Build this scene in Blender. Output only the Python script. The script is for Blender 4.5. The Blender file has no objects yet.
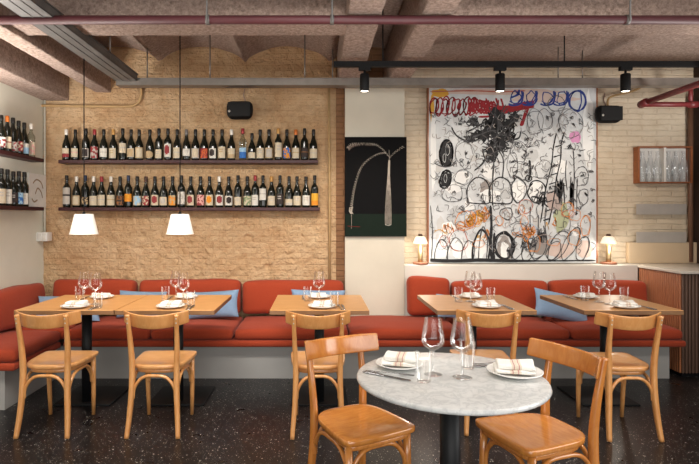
import bpy, math, random
from mathutils import Vector, noise, Matrix
random.seed(7)
PI = math.pi
SC = bpy.context.scene
COL = SC.collection

# ------------------------------------------------------------------ camera, world, lights, exposure
F, CX, CY, H0 = 520.0, 318.0, 218.0, 1.37          # focal length in pixels, vanishing point, camera height
cam_d = bpy.data.cameras.new('camera')
cam = bpy.data.objects.new('camera', cam_d); COL.objects.link(cam)
cam.location = (0, 0, H0); cam.rotation_euler = (PI/2, 0, 0)
cam_d.sensor_fit = 'HORIZONTAL'; cam_d.sensor_width = 36.0; cam_d.lens = 36.0*F/699.0
cam_d.shift_x = (349.5-CX)/699.0; cam_d.shift_y = -(232.0-CY)/699.0
cam_d.clip_start = 0.05
SC.camera = cam
W = bpy.data.worlds.new('world'); SC.world = W; W.use_nodes = True
W.node_tree.nodes['Background'].inputs[0].default_value = (0.92, 0.95, 1.0, 1)
W.node_tree.nodes['Background'].inputs[1].default_value = 0.6
SC.view_settings.view_transform = 'Standard'; SC.view_settings.look = 'None'
SC.view_settings.exposure = -0.27; SC.view_settings.gamma = 1.0; SC.view_settings.use_curve_mapping = False
SC.cycles.max_bounces = 8; SC.cycles.transparent_max_bounces = 24
SC.cycles.caustics_reflective = False; SC.cycles.caustics_refractive = False
SC.cycles.sample_clamp_indirect = 4.0

def area(name, loc, rot, sx, sy, power, col, spread=180):
    l = bpy.data.lights.new(name, 'AREA'); l.shape = 'RECTANGLE'; l.size = sx; l.size_y = sy
    l.energy = power; l.color = col; l.spread = math.radians(spread)
    o = bpy.data.objects.new(name, l); COL.objects.link(o); o.location = loc; o.rotation_euler = rot
    return o
# the glazed shopfront behind the camera (daylight), then a fill light added at the right wall
area('shopfront_daylight', (0.3, -2.6, 1.55), (math.radians(80), 0, 0), 5.6, 2.0, 95, (1.0, 0.97, 0.93), 120)
area('right_side_fill', (3.70, 0.9, 1.6), (PI/2, 0, PI/2), 2.2, 1.9, 75, (1.0, 0.98, 0.95), 140)
# unseen overhead lights added nearer the camera, washing the wine wall and tables
area('wall_wash_fill', (-1.1, 2.6, 2.64), (math.radians(42), 0, 0), 2.8, .10, 34, (1.0, 0.95, 0.88), 100)
area('table_downlight', (.45, 2.3, 2.66), (math.radians(14), 0, 0), 4.6, .25, 60, (1.0, 0.95, 0.88), 130)
# unseen fill lights added along both side walls to lift the ceiling
area('side_ceiling_fill', (-2.50, 3.55, 1.75), (PI, 0, 0), .3, .9, 52, (1.0, 0.95, 0.9))
area('side_ceiling_fill', (3.55, 3.45, 1.75), (PI, 0, 0), .3, .9, 60, (1.0, 0.95, 0.9))
# unseen fill light added low before the camera, washing the ceiling
area('low_ceiling_fill', (.6, 1.0, .55), (math.radians(152), 0, 0), 1.6, .4, 34, (1.0, 0.93, 0.87), 80)
SPOT_POWER, PENDANT_POWER, LEDGE_POWER = 55, 3, 3.5

# ------------------------------------------------------------------ helpers: points
def P(x, y, d):
    return Vector(((x-CX)*d/F, d, H0+(CY-y)*d/F))
def AT(x, y, h):
    d = F*(H0-h)/(y-CY)
    return Vector(((x-CX)*d/F, d, h))

# ------------------------------------------------------------------ helpers: materials
def lin(c):
    if isinstance(c, str):
        c = tuple(int(c[i:i+2], 16)/255 for i in (0, 2, 4))
    return tuple(v/12.92 if v <= .04045 else ((v+.055)/1.055)**2.4 for v in c)+(1.0,)
class NT:
    def __init__(s, name):
        s.m = bpy.data.materials.new(name); s.m.use_nodes = True
        s.t = s.m.node_tree; s.t.nodes.clear()
        s.out = s.n('ShaderNodeOutputMaterial')
    def n(s, typ, **kw):
        nd = s.t.nodes.new(typ)
        for k, v in kw.items():
            if hasattr(nd, k): setattr(nd, k, v)
            else: nd.inputs[k.replace('_', ' ')].default_value = v
        return nd
    def l(s, a, b): s.t.links.new(a, b)
    def coord(s, scale=(1, 1, 1), rot=(0, 0, 0)):
        tc = s.n('ShaderNodeTexCoord'); mp = s.n('ShaderNodeMapping')
        mp.inputs['Scale'].default_value = scale; mp.inputs['Rotation'].default_value = rot
        s.l(tc.outputs['Object'], mp.inputs['Vector']); return mp.outputs['Vector']
    def noise(s, vec, scale, detail=4, rough=.55, dist=0.0):
        nd = s.n('ShaderNodeTexNoise'); s.l(vec, nd.inputs['Vector'])
        nd.inputs['Scale'].default_value = scale; nd.inputs['Detail'].default_value = detail
        nd.inputs['Roughness'].default_value = rough; nd.inputs['Distortion'].default_value = dist
        return nd.outputs['Fac']
    def ramp(s, fac, stops):
        r = s.n('ShaderNodeValToRGB'); e = r.color_ramp.elements
        while len(e) < len(stops): e.new(.5)
        for i, (p, c) in enumerate(stops): e[i].position = p; e[i].color = c
        s.l(fac, r.inputs['Fac']); return r.outputs['Color']
    def mix(s, fac, a, b, mode='MIX'):
        m = s.n('ShaderNodeMix'); m.data_type = 'RGBA'; m.blend_type = mode
        for sock, v in ((m.inputs[0], fac), (m.inputs[6], a), (m.inputs[7], b)):
            if hasattr(v, 'node'): s.l(v, sock)
            else: sock.default_value = v
        return m.outputs[2]
    def math(s, op, a, b=0.0):
        m = s.n('ShaderNodeMath'); m.operation = op
        for sock, v in ((m.inputs[0], a), (m.inputs[1], b)):
            if hasattr(v, 'node'): s.l(v, sock)
            else: sock.default_value = v
        return m.outputs[0]
    def bsdf(s, color, rough=.5, metal=0.0, spec=.5, height=None, strength=.3, dist=.01, coat=0.0, sheen=0.0):
        b = s.n('ShaderNodeBsdfPrincipled')
        for k, v in (('Base Color', color), ('Roughness', rough)):
            if hasattr(v, 'node'): s.l(v, b.inputs[k])
            else: b.inputs[k].default_value = v
        b.inputs['Metallic'].default_value = metal; b.inputs['Specular IOR Level'].default_value = spec
        b.inputs['Coat Weight'].default_value = coat; b.inputs['Coat Roughness'].default_value = .12
        b.inputs['Sheen Weight'].default_value = sheen
        if height is not None:
            bp = s.n('ShaderNodeBump'); bp.inputs['Strength'].default_value = strength; bp.inputs['Distance'].default_value = dist
            s.l(height, bp.inputs['Height']); s.l(bp.outputs['Normal'], b.inputs['Normal'])
        s.l(b.outputs[0], s.out.inputs[0]); return b
MATS = {}
def flat(name, col, rough=.5, metal=0.0, spec=.5, var=.08, nscale=14, bump=0.0, coat=0.0, sheen=0.0):
    """a plain procedural material: colour with a slight mottling"""
    if name in MATS: return MATS[name]
    t = NT(name); v = t.coord(); c = lin(col)
    f = t.noise(v, nscale, 5)
    lo = tuple(x*(1-var) for x in c[:3])+(1,); hi = tuple(min(1, x*(1+var)) for x in c[:3])+(1,)
    h = t.noise(v, nscale*6, 4) if bump else None
    t.bsdf(t.ramp(f, [(.3, lo), (.7, hi)]), rough, metal, spec, h, bump, .004, coat, sheen)
    MATS[name] = t.m; return t.m
def emit(name, col, strength):
    t = NT(name); e = t.n('ShaderNodeEmission'); e.inputs[0].default_value = lin(col); e.inputs[1].default_value = strength
    t.l(e.outputs[0], t.out.inputs[0]); return t.m
def wood(name, a, b, rough=.35, coat=.3, scale=(2, 2, 28), nscale=5):
    t = NT(name); v = t.coord(scale)
    g = t.noise(v, nscale, 6, .6, .6); g2 = t.noise(t.coord((1, 1, 1)), 3.5, 3)
    c = t.ramp(g, [(.3, lin(a)), (.72, lin(b))])
    c = t.mix(t.math('MULTIPLY', g2, .5), c, lin(a))
    t.bsdf(c, rough, 0, .5, g, .08, .002, coat); return t.m
def glass_thin(name, tint=(.95, .97, .97), refl=.9, base=0.0):
    t = NT(name); tr = t.n('ShaderNodeBsdfTransparent'); tr.inputs[0].default_value = tint+(1,)
    gl = t.n('ShaderNodeBsdfGlossy'); gl.inputs['Roughness'].default_value = .03; gl.inputs[0].default_value = (refl, refl, refl, 1)
    fr = t.n('ShaderNodeFresnel'); fr.inputs['IOR'].default_value = 1.5
    f = t.math('MULTIPLY', fr.outputs[0], .62); f = t.math('MINIMUM', t.math('ADD', f, base), .55)
    mx = t.n('ShaderNodeMixShader'); t.l(f, mx.inputs[0]); t.l(tr.outputs[0], mx.inputs[1]); t.l(gl.outputs[0], mx.inputs[2])
    t.l(mx.outputs[0], t.out.inputs[0]); return t.m

def brick_mat(name, base, dark, light, mortar, row, width, vis, bumpd, relief, reliefscale=7, pits=.5, brickbump=.35):
    t = NT(name); tc = t.n('ShaderNodeTexCoord'); ob = tc.outputs['Object']
    mp = t.n('ShaderNodeMapping'); mp.inputs['Rotation'].default_value = (PI/2, 0, 0)   # x,z plane into x,y
    t.l(ob, mp.inputs['Vector'])
    nd = t.n('ShaderNodeTexNoise'); t.l(ob, nd.inputs['Vector']); nd.inputs['Scale'].default_value = 6; nd.inputs['Detail'].default_value = 4
    vm = t.n('ShaderNodeVectorMath'); vm.operation = 'MULTIPLY_ADD'
    t.l(nd.outputs['Color'], vm.inputs[0]); vm.inputs[1].default_value = (.05, .03, 0); t.l(mp.outputs['Vector'], vm.inputs[2])
    br = t.n('ShaderNodeTexBrick'); t.l(vm.outputs[0], br.inputs['Vector'])
    br.inputs['Scale'].default_value = 1; br.inputs['Mortar Size'].default_value = .009; br.inputs['Mortar Smooth'].default_value = .8
    br.inputs['Brick Width'].default_value = width; br.inputs['Row Height'].default_value = row
    br.inputs['Color1'].default_value = lin(base); br.inputs['Color2'].default_value = lin(light); br.inputs['Mortar'].default_value = lin(mortar)
    n1 = t.noise(ob, 2.2, 6, .65); n2 = t.noise(ob, 26, 6, .65); n4 = t.noise(ob, 9, 5, .6, .4)
    c = t.mix(vis, lin(base), br.outputs['Color'])
    c = t.mix(t.math('MULTIPLY', t.ramp(n1, [(.42, (0, 0, 0, 1)), (.66, (1, 1, 1, 1))]), .7), c, lin(light))
    c = t.mix(t.math('MULTIPLY', t.ramp(n4, [(.50, (0, 0, 0, 1)), (.68, (1, 1, 1, 1))]), .45), c, lin(mortar))
    c = t.mix(t.math('MULTIPLY', t.ramp(n2, [(.60, (0, 0, 0, 1)), (.74, (1, 1, 1, 1))]), pits), c, lin(dark))
    n3 = t.noise(ob, reliefscale, 7, .62, .6)
    h = t.math('ADD', t.math('MULTIPLY', n3, relief), t.math('MULTIPLY', br.outputs['Fac'], -brickbump))
    h = t.math('ADD', h, t.math('MULTIPLY', n2, .35))
    t.bsdf(c, .9, 0, .2, h, .9, bumpd); return t.m

# ------------------------------------------------------------------ helpers: meshes
class MB:
    def __init__(s): s.v = []; s.f = []; s.mi = []; s.sm = []
    def add(s, verts, faces, mi=0, smooth=True):
        o = len(s.v); s.v += [tuple(v) for v in verts]
        for k, f in enumerate(faces):
            s.f.append(tuple(i+o for i in f)); s.mi.append(mi[k] if isinstance(mi, list) else mi); s.sm.append(smooth)
    def box(s, x0, x1, y0, y1, z0, z1, mi=0):
        v = [(x, y, z) for z in (z0, z1) for y in (y0, y1) for x in (x0, x1)]
        s.add(v, [(0, 2, 3, 1), (4, 5, 7, 6), (0, 1, 5, 4), (2, 6, 7, 3), (0, 4, 6, 2), (1, 3, 7, 5)], mi, False)
    def rbox(s, c, size, r=.005, n=(6, 6, 6), mi=0, fn=None, smooth=True, seg=2):
        """a box with rounded edges on a grid, optionally deformed by fn(local point) -> point"""
        hx, hy, hz = (a/2 for a in size); r = min(r, hx, hy, hz)
        def axis(h, n):
            a = []
            for i in range(seg): a.append(-h+r*(1-math.cos(PI/2*i/seg)))
            inner = [-h+r+(2*h-2*r)*i/n for i in range(n+1)]
            b = [-q for q in reversed(a)]
            return a+inner+b
        X, Y, Z = axis(hx, n[0]), axis(hy, n[1]), axis(hz, n[2])
        idx = {}; verts = []; faces = []
        def vid(i, j, k):
            key = (i, j, k)
            if key not in idx:
                p = Vector((X[i], Y[j], Z[k]))
                q = Vector((max(-hx+r, min(hx-r, p.x)), max(-hy+r, min(hy-r, p.y)), max(-hz+r, min(hz-r, p.z))))
                e = p-q
                if e.length > 1e-9: p = q+e.normalized()*r
                if fn: p = Vector(fn(p))
                idx[key] = len(verts); verts.append(p+Vector(c))
            return idx[key]
        nx, ny, nz = len(X)-1, len(Y)-1, len(Z)-1
        for i in range(nx):
            for j in range(ny):
                faces.append((vid(i, j, 0), vid(i, j+1, 0), vid(i+1, j+1, 0), vid(i+1, j, 0)))
                faces.append((vid(i, j, nz), vid(i+1, j, nz), vid(i+1, j+1, nz), vid(i, j+1, nz)))
        for i in range(nx):
            for k in range(nz):
                faces.append((vid(i, 0, k), vid(i+1, 0, k), vid(i+1, 0, k+1), vid(i, 0, k+1)))
                faces.append((vid(i, ny, k), vid(i, ny, k+1), vid(i+1, ny, k+1), vid(i+1, ny, k)))
        for j in range(ny):
            for k in range(nz):
                faces.append((vid(0, j, k), vid(0, j, k+1), vid(0, j+1, k+1), vid(0, j+1, k)))
                faces.append((vid(nx, j, k), vid(nx, j+1, k), vid(nx, j+1, k+1), vid(nx, j, k+1)))
        if callable(mi):
            m = [mi(sum((verts[q] for q in f), Vector())/4-Vector(c)) for f in faces]
        else: m = mi
        s.add(verts, faces, m, smooth)
    def lathe(s, prof, c=(0, 0, 0), n=20, mi=0, cap=True, ax='z'):
        verts = []; faces = []
        for r, z in prof:
            for k in range(n):
                a = 2*PI*k/n; p = (r*math.cos(a), r*math.sin(a), z)
                if ax == 'y': p = (p[0], -z, p[1])
                verts.append((p[0]+c[0], p[1]+c[1], p[2]+c[2]))
        m = len(prof)
        for i in range(m-1):
            for k in range(n):
                faces.append((i*n+k, i*n+(k+1) % n, (i+1)*n+(k+1) % n, (i+1)*n+k))
        if cap:
            if prof[0][0] > 1e-5: faces.append(tuple(reversed(range(n))))
            if prof[-1][0] > 1e-5: faces.append(tuple((m-1)*n+k for k in range(n)))
        s.add(verts, faces, mi)
    def sweep(s, pts, rad, n=10, mi=0, ref=(0, 1, 0), sq=2.0, cap=True):
        """tube along pts; rad is one radius, a list, or a list of (a, b) half-widths (a along side, b along ref)"""
        pts = [Vector(p) for p in pts]; m = len(pts); ref = Vector(ref); verts = []; faces = []
        for i, p in enumerate(pts):
            t = (pts[min(i+1, m-1)]-pts[max(i-1, 0)]).normalized()
            b = ref-t*ref.dot(t)
            if b.length < 1e-4: b = Vector((1, 0, .1))-t*t.dot(Vector((1, 0, .1)))
            b.normalize(); a = t.cross(b)
            r = rad[i] if isinstance(rad, list) else rad
            ra, rb = r if isinstance(r, tuple) else (r, r)
            for k in range(n):
                th = 2*PI*k/n; ct, st = math.cos(th), math.sin(th)
                u = math.copysign(abs(ct)**(2/sq), ct); w = math.copysign(abs(st)**(2/sq), st)
                verts.append(p+a*(ra*u)+b*(rb*w))
        for i in range(m-1):
            for k in range(n):
                faces.append((i*n+k, i*n+(k+1) % n, (i+1)*n+(k+1) % n, (i+1)*n+k))
        if cap:
            faces.append(tuple(reversed(range(n)))); faces.append(tuple((m-1)*n+k for k in range(n)))
        s.add(verts, faces, mi)
    def build(s, name, mats, parent=None, loc=None, rot=None):
        me = bpy.data.meshes.new(name); me.from_pydata(s.v, [], s.f)
        for m in (mats if isinstance(mats, (list, tuple)) else [mats]): me.materials.append(m)
        me.polygons.foreach_set('material_index', s.mi); me.polygons.foreach_set('use_smooth', s.sm); me.update()
        o = bpy.data.objects.new(name, me); COL.objects.link(o)
        if parent: o.parent = parent
        if loc is not None: o.location = loc
        if rot is not None: o.rotation_euler = rot
        return o
def smooth_path(pts, n=6, closed=False):
    pts = [Vector(p) for p in pts]; out = []
    m = len(pts)
    for i in range(m-1):
        p0, p1, p2, p3 = pts[max(i-1, 0)], pts[i], pts[i+1], pts[min(i+2, m-1)]
        for k in range(n):
            t = k/n
            out.append(.5*((2*p1)+(p2-p0)*t+(2*p0-5*p1+4*p2-p3)*t*t+(3*p1-p0-3*p2+p3)*t**3))
    out.append(pts[-1]); return out
def tag(o, label, cat, group=None):
    o['label'] = label; o['category'] = cat
    if group: o['group'] = group
    return o
def struct(o): o['kind'] = 'structure'; return o
def thing(name, label, cat, loc=(0, 0, 0), rz=0, group=None):
    o = bpy.data.objects.new(name, None); COL.objects.link(o); o.location = loc; o.rotation_euler = (0, 0, rz)
    o.empty_display_size = .05
    return tag(o, label, cat, group)
KIDS = {}
def copy_tree(o, parent=None):
    c = o.copy(); COL.objects.link(c)
    if parent: c.parent = parent
    for ch in [q for q in bpy.data.objects if q.parent == o]: copy_tree(ch, c)
    return c
def place(proto, used, loc, rz, label, sc=None):
    o = copy_tree(proto) if used[0] else proto
    used[0] = True
    o.location = loc; o.rotation_euler = (0, 0, rz); o['label'] = label
    if sc: o.scale = sc
    return o

# ------------------------------------------------------------------ materials
m_brick = brick_mat('ochre_brick', 'c8a37b', '87603a', 'dcbf99', 'b2885d', .056, .27, .18, .032, 1.8, 20, .6, .14)
m_brick_pale = brick_mat('pale_painted_brick', 'd0c0a8', '9c8062', 'dccfb9', 'c2ae92', .056, .30, .3, .013, .7, 16, .4, .40)  # beige painted brick of the recessed wall
m_brick_red = brick_mat('raw_brown_brick', '7d5a40', '553b28', '8a664a', '6d5039', .056, .28, .6, .016, .7)
m_plaster = flat('cream_plaster', 'dad8c9', .85, 0, .2, .05, 3, .12)
m_pier = flat('pale_pier_plaster', 'd2cbba', .85, 0, .2, .05, 3, .1)
m_ledge = flat('grey_white_plaster', 'cdc8bf', .8, 0, .2, .04, 3, .06)
m_base = flat('pale_grey_paint', 'a09e9a', .6, 0, .3, .04, 3)
def spray_mat():
    t = NT('sprayed_fibre'); v = t.coord()
    a = t.noise(v, 42, 6, .75); b = t.noise(v, 3, 4)
    c = t.ramp(a, [(.3, lin('7a675d')), (.62, lin('ccb5a7'))])
    c = t.mix(t.ramp(b, [(.35, (0, 0, 0, 1)), (.7, (.5, .5, .5, 1))]), c, lin('a8948a'))
    t.bsdf(c, .95, 0, .1, a, 1.0, .035); return t.m
m_spray = spray_mat()
def floor_mat():
    t = NT('black_terrazzo'); v = t.coord()
    vo = t.n('ShaderNodeTexVoronoi'); t.l(v, vo.inputs['Vector']); vo.inputs['Scale'].default_value = 66
    vo2 = t.n('ShaderNodeTexVoronoi'); t.l(v, vo2.inputs['Vector']); vo2.inputs['Scale'].default_value = 130
    sep = t.n('ShaderNodeSeparateColor'); t.l(vo.outputs['Color'], sep.inputs[0])
    thr = t.math('MULTIPLY', t.math('POWER', sep.outputs[0], 3.0), .30)
    s1 = t.math('LESS_THAN', vo.outputs['Distance'], thr)
    sep2 = t.n('ShaderNodeSeparateColor'); t.l(vo2.outputs['Color'], sep2.inputs[0])
    s2 = t.math('LESS_THAN', vo2.outputs['Distance'], t.math('MULTIPLY', t.math('POWER', sep2.outputs[1], 3.0), .30))
    f = t.math('MAXIMUM', s1, s2)
    n = t.noise(v, 2.2, 4)
    base = t.ramp(n, [(.3, lin('111012')), (.7, lin('191718'))])
    chip = t.mix(sep.outputs[1], lin('d6d0c5'), lin('8c8278'))
    r = t.math('ADD', t.math('MULTIPLY', t.noise(v, 5, 4), .16), .22)
    t.bsdf(t.mix(f, base, chip), r, 0, .35); return t.m
m_floor = floor_mat()
m_shelf = flat('oxblood_shelf', '3c1a1c', .5, 0, .4)
m_black = flat('matt_black_metal', '0d0d0e', .6, 0, .2)
m_blackcol = flat('black_powder_coat', '111214', .5, 0, .25)
m_galv = flat('galvanised_steel', '8c857e', .42, .7, .5, .15, 9)
m_galvd = flat('dull_steel_tray', '6c6a68', .5, .6, .5, .2, 6)
m_steel = flat('brushed_steel', 'c6c0b8', .40, .4, .5, .06, 8)
m_redpipe = flat('dark_red_pipe_paint', '4a2025', .55, 0, .5)
m_red2 = flat('fire_red_pipe_paint', '70282a', .45, 0, .5)
m_cond = flat('painted_conduit', 'b39468', .7, 0, .3)
def fabric(name, a, b, rough=.9, scale=260, sheen=.08):
    t = NT(name); v = t.coord()
    n1 = t.noise(v, scale, 2); n2 = t.noise(v, 5, 4)
    c = t.mix(t.math('MULTIPLY', n2, .6), t.ramp(n1, [(.3, lin(a)), (.7, lin(b))]), lin(a))
    h = t.math('ADD', t.math('MULTIPLY', n1, .25), t.math('MULTIPLY', n2, 1.2))
    t.bsdf(c, rough, 0, .2, h, .35, .01, 0, sheen); return t.m
m_red = fabric('rust_red_upholstery', '90351f', 'ab482b')
m_blue = fabric('sky_blue_linen', '7892b0', '92aac4')
m_linen = fabric('white_linen', 'e4e1da', 'f1efe9')
m_napred = fabric('red_woven_stripe', 'b8837c', 'c2958e')
m_naptan = fabric('tan_woven_stripe', 'd5cab8', 'ded4c3')
m_table = wood('oak_veneer_top', 'b67e46', 'd8a468', .38, .15, (2, 22, 2))
m_tedge = wood('table_edge', '7a5636', '8f6a47', .45, .1, (2, 8, 8))
m_chair = wood('honey_beech', 'c4854a', 'dba468', .3, .4, (10, 3, 3), 4)
m_chair2 = wood('amber_beech', 'b26b2c', 'cf8c46', .26, .6, (10, 3, 3), 4)
m_seat2 = wood('amber_ply_seat', 'b56d2c', 'd69247', .24, .7, (3, 14, 3), 4)
m_seat = wood('honey_ply_seat', 'c98c50', 'e2ae76', .3, .4, (3, 14, 3), 4)
def marble_mat():
    t = NT('grey_marble'); v = t.coord()
    n = t.noise(v, 16, 8, .66, .5)
    vein = t.ramp(n, [(.40, lin('d6d7d4')), (.487, lin('bdbfbf')), (.52, lin('d2d3d1')), (.7, lin('dedfdc'))])
    n2 = t.noise(v, 20, 6, .6, .8)
    t.bsdf(t.mix(t.math('MULTIPLY', n2, .45), vein, lin('bfc1c0')), .22, 0, .5, None, 0, 0, .2); return t.m
m_marble = marble_mat()
m_glass = glass_thin('clear_glass', (.985, .99, .99), 1.0)
m_glass2 = glass_thin('glass_stem', (.97, .98, .98), 1.0, .16)
m_plastic = glass_thin('clear_film', (.93, .94, .95), 1.0)
m_porc = flat('white_porcelain', 'e9e8e4', .15, 0, .5, .02, 6, 0, .3)
m_cut = flat('polished_cutlery', '9a9a9c', .22, .95, .5)
m_bottle = flat('black_green_bottle_glass', '12150f', .1, 0, .5)
m_bottle2 = flat('brown_black_bottle_glass', '17100c', .1, 0, .5)
m_clearb = glass_thin('pale_bottle_glass', (.80, .82, .78), .9)
m_slat = wood('lit_slat_wood', '965a3a', 'b4764e', .5, .1, (14, 14, 2))  # counter's side face, its light put into the colour
m_slat_shade = wood('shaded_slat_wood', '523d32', '6d5344', .55, .1, (14, 14, 2))  # same slats, with the front face's shade put into the colour
m_top = flat('pale_stone_top', 'cfc8bc', .3, 0, .5, .05, 10)
m_panel = flat('beige_splash_panel', 'c7b193', .6, 0, .3, .04, 3)
m_darkwall = flat('dark_brown_wall', '3a2a22', .7, 0, .3, .12, 4)
m_white = flat('white_plastic', 'e6e4de', .4, 0, .4, .02)
m_frame = wood('orange_brown_frame', '8a4d28', 'a5653a', .45, .1)
m_brass = flat('warm_brass', 'a8916c', .35, .7, .5)
m_copper = flat('terracotta_lamp_base', 'a06a50', .5, 0, .5)

# ------------------------------------------------------------------ the setting
WY, WY2 = 5.10, 5.25              # back wall planes: wine wall on the one side, recessed wall behind the ledge on the other
XL, XR, YB = -2.69, 3.79, -3.0
PX0, PX1 = 0.262, 0.836           # plastered pier
CEIL, SPRING = 2.64, 2.88
b = MB(); b.box(XL-.2, XR+.2, YB, WY2+.2, -.1, 0); struct(b.build('floor', m_floor))
def relief(x, z):
    low = min(1, max(0, (1.62-z)/.35)); p = Vector((x, z, 0))
    a = noise.noise(p*17)*.5+noise.noise(p*36+Vector((3, 1, 0)))*.35+noise.noise(p*5)*.35
    pit = max(0, noise.noise(p*13+Vector((9, 4, 2)))-.28)
    course = math.sin(z/.056*2*PI+1.2*noise.noise(p*6))
    return (.015*low+.005)*a-.045*pit*(.35+.65*low)+.0035*(1-low)*course*(.6+.8*noise.noise(p*3))
b = MB(); x0, x1, z1 = XL-.05, PX0-.085, 3.25; nx, nz = 250, 270
vv = [(x0+(x1-x0)*i/nx, WY-.004-relief(x0+(x1-x0)*i/nx, z1*j/nz), z1*j/nz) for j in range(nz+1) for i in range(nx+1)]
b.add(vv, [(j*(nx+1)+i, j*(nx+1)+i+1, (j+1)*(nx+1)+i+1, (j+1)*(nx+1)+i) for j in range(nz) for i in range(nx)])
b.box(XL-.15, PX0-.085, WY+.03, WY2+.2, 0, 3.3); struct(b.build('wall_back', m_brick))
b = MB(); b.box(PX0-.085, PX0, WY-.015, WY2+.2, 0, 3.3); b.box(PX0, PX1, WY+.02, WY2+.2, 2.64, 3.3); struct(b.build('wall_strip', m_brick_red))
b = MB(); b.box(PX0, PX1, WY-.07, WY2+.2, 0, 2.64); struct(b.build('wall_pier', m_pier))
b = MB(); b.box(PX1, XR+.2, WY2, WY2+.2, 0, 3.3); struct(b.build('wall_recess', m_brick_pale))
b = MB(); b.rbox(((PX1+3.11)/2, (WY-.05+WY2)/2, .457), (3.11-PX1, WY2-WY+.05, .914), .01, (1, 1, 1)); struct(b.build('wall_ledge', m_ledge))
b = MB(); b.box(XL-.2, XL, YB, WY, 0, 3.3); struct(b.build('wall_left', m_plaster))
b = MB(); b.box(XR, XR+.2, YB, WY2, 0, 3.3); struct(b.build('wall_right', m_darkwall))
# vaults
def vault_z(x):
    if x < .82: t = ((x+1.55) / .835) % 1.0
    else: t = ((x-.82)/1.57) % 1.0
    rise = .17 if x < .82 else .06
    return SPRING+rise*math.sqrt(max(0, 1-(2*t-1)**2))**1.3
b = MB(); xs = [XL-.1+i*(XR-XL+.2)/180 for i in range(181)]; ys = [YB+(WY2+.1-YB)*j/40 for j in range(41)]
vv = [(x, y, vault_z(x)+.012*noise.noise((x*5, y*5, 1))) for y in ys for x in xs]
ff = [(j*181+i, (j+1)*181+i, (j+1)*181+i+1, j*181+i+1) for j in range(40) for i in range(180)]
b.add(vv, ff)
b.box(XL-.2, XR+.2, YB, WY2+.2, 3.2, 3.3)
struct(b.build('ceiling', m_spray))
def rough(amp, sc=9):
    def fn(p):
        n = noise.noise_vector(p*sc)*amp+noise.noise_vector(p*sc*2.7)*amp*.8
        return p+n
    return fn
def beam(x0, x1, y0, y1, z0=CEIL, z1=3.0):
    b = MB(); L = max(x1-x0, y1-y0); n = int(L/.035)
    nn = (n if x1-x0 > y1-y0 else 5, n if y1-y0 >= x1-x0 else 5, 7)
    b.rbox(((x0+x1)/2, (y0+y1)/2, (z0+z1)/2), (x1-x0, y1-y0, z1-z0), .014, nn, 0, rough(.0035, 11))
    return struct(b.build('ceiling_beam', m_spray))
beam(.185, .395, 1.2, WY-.05, 2.625)
beam(.64, .835, 1.2, WY+.1, 2.625)
beam(-2.18, -2.03, 1.2, WY+.02, 2.60)
beam(XL-.05, -2.44, 1.2, WY+.02, 2.52)
beam(-2.05, .21, 3.42, 3.63)
beam(.80, XR, 3.42, 3.63)

# corner conduit, wall conduits
def pipe(name, label, pts, r, m, cat='conduit', n=10, group=None):
    b = MB(); b.sweep(pts, r, n); return tag(b.build(name, m), label, cat, group)
pipe('wall_conduit', 'thin ochre conduit running under the beams in the left corner and curving upward', smooth_path([P(40, 105.5, 5.07), P(60, 105.8, 5.07), P(100, 106.3, 5.07), P(128, 106.3, 5.07), P(137, 103.5, 5.07), P(141, 97, 5.07), P(141, 84, 5.07)], 5), .013, m_cond)
pipe('wall_conduit', 'thin vertical ochre conduit on brick wall right of the wine shelves', [P(329, 88, 5.07), P(329.5, 180, 5.07), P(329.5, 296, 5.07)], .012, m_cond)
pipe('wall_conduit', 'thin vertical conduit in the left corner above the white socket', [(XL+.02, WY-.02, 1.23), (XL+.02, WY-.02, 2.55)], .010, m_plaster)
pipe('wall_conduit', 'brown vertical pipe at the far right end of the back wall', [P(690.5, 262, 5.2), P(690.5, 96, 5.2)], .024, flat('brown_pipe_paint', '6b4c3a', .5))
pipe('wall_conduit', 'pale bent conduit above the right speaker', smooth_path([P(608, 108, 5.2), P(608, 100, 5.2), P(613, 96, 5.2), P(630, 92, 5.2), P(640, 88, 5.2)], 5), .010, m_cond)
cpipe = pipe('ceiling_pipe', 'long dark red pipe crossing the whole ceiling near the camera', [(-4*.67, 3.2, H0+1.219), (XR, 3.2, H0+1.219)], .0265, m_redpipe, 'pipe', 16)
for x in (-.677, .086, 1.9):
    b = MB(); b.sweep([(x, 3.165, H0+1.20), (x, 3.165, 3.02)], .006, 8); b.sweep([(x-.012, 3.2, H0+1.219), (x+.012, 3.2, H0+1.219)], .031, 16); b.build('pipe_hanger', m_galvd, cpipe)
pr = thing('fire_pipe', 'short fire red pipe with elbow under the tray in the right corner', 'pipe')
b = MB(); b.sweep([(3.02, 4.8, H0+1.065), (3.02, 4.2, H0+1.065), (3.02, 2.8, H0+1.065)], .026, 14); b.build('pipe', m_red2, pr)
b = MB(); b.sweep([(3.0, 4.83, H0+1.055), (3.3, 4.83, H0+1.055), (3.72, 4.83, H0+1.055)], .024, 14); b.build('pipe', m_red2, pr)
b = MB(); b.sweep([(3.0, 4.75, H0+1.06), (3.02, 4.86, H0+1.06)], .036, 14); b.build('coupling', m_red2, pr)
b = MB(); b.sweep([(3.44, 4.83, H0+1.055), (3.52, 4.83, H0+1.055)], .033, 14); b.build('coupling', m_red2, pr)
b = MB(); b.sweep([(3.46, 4.83, H0+1.055), (3.46, 4.83, 2.62)], .02, 12); b.build('riser', m_red2, pr)

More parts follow.
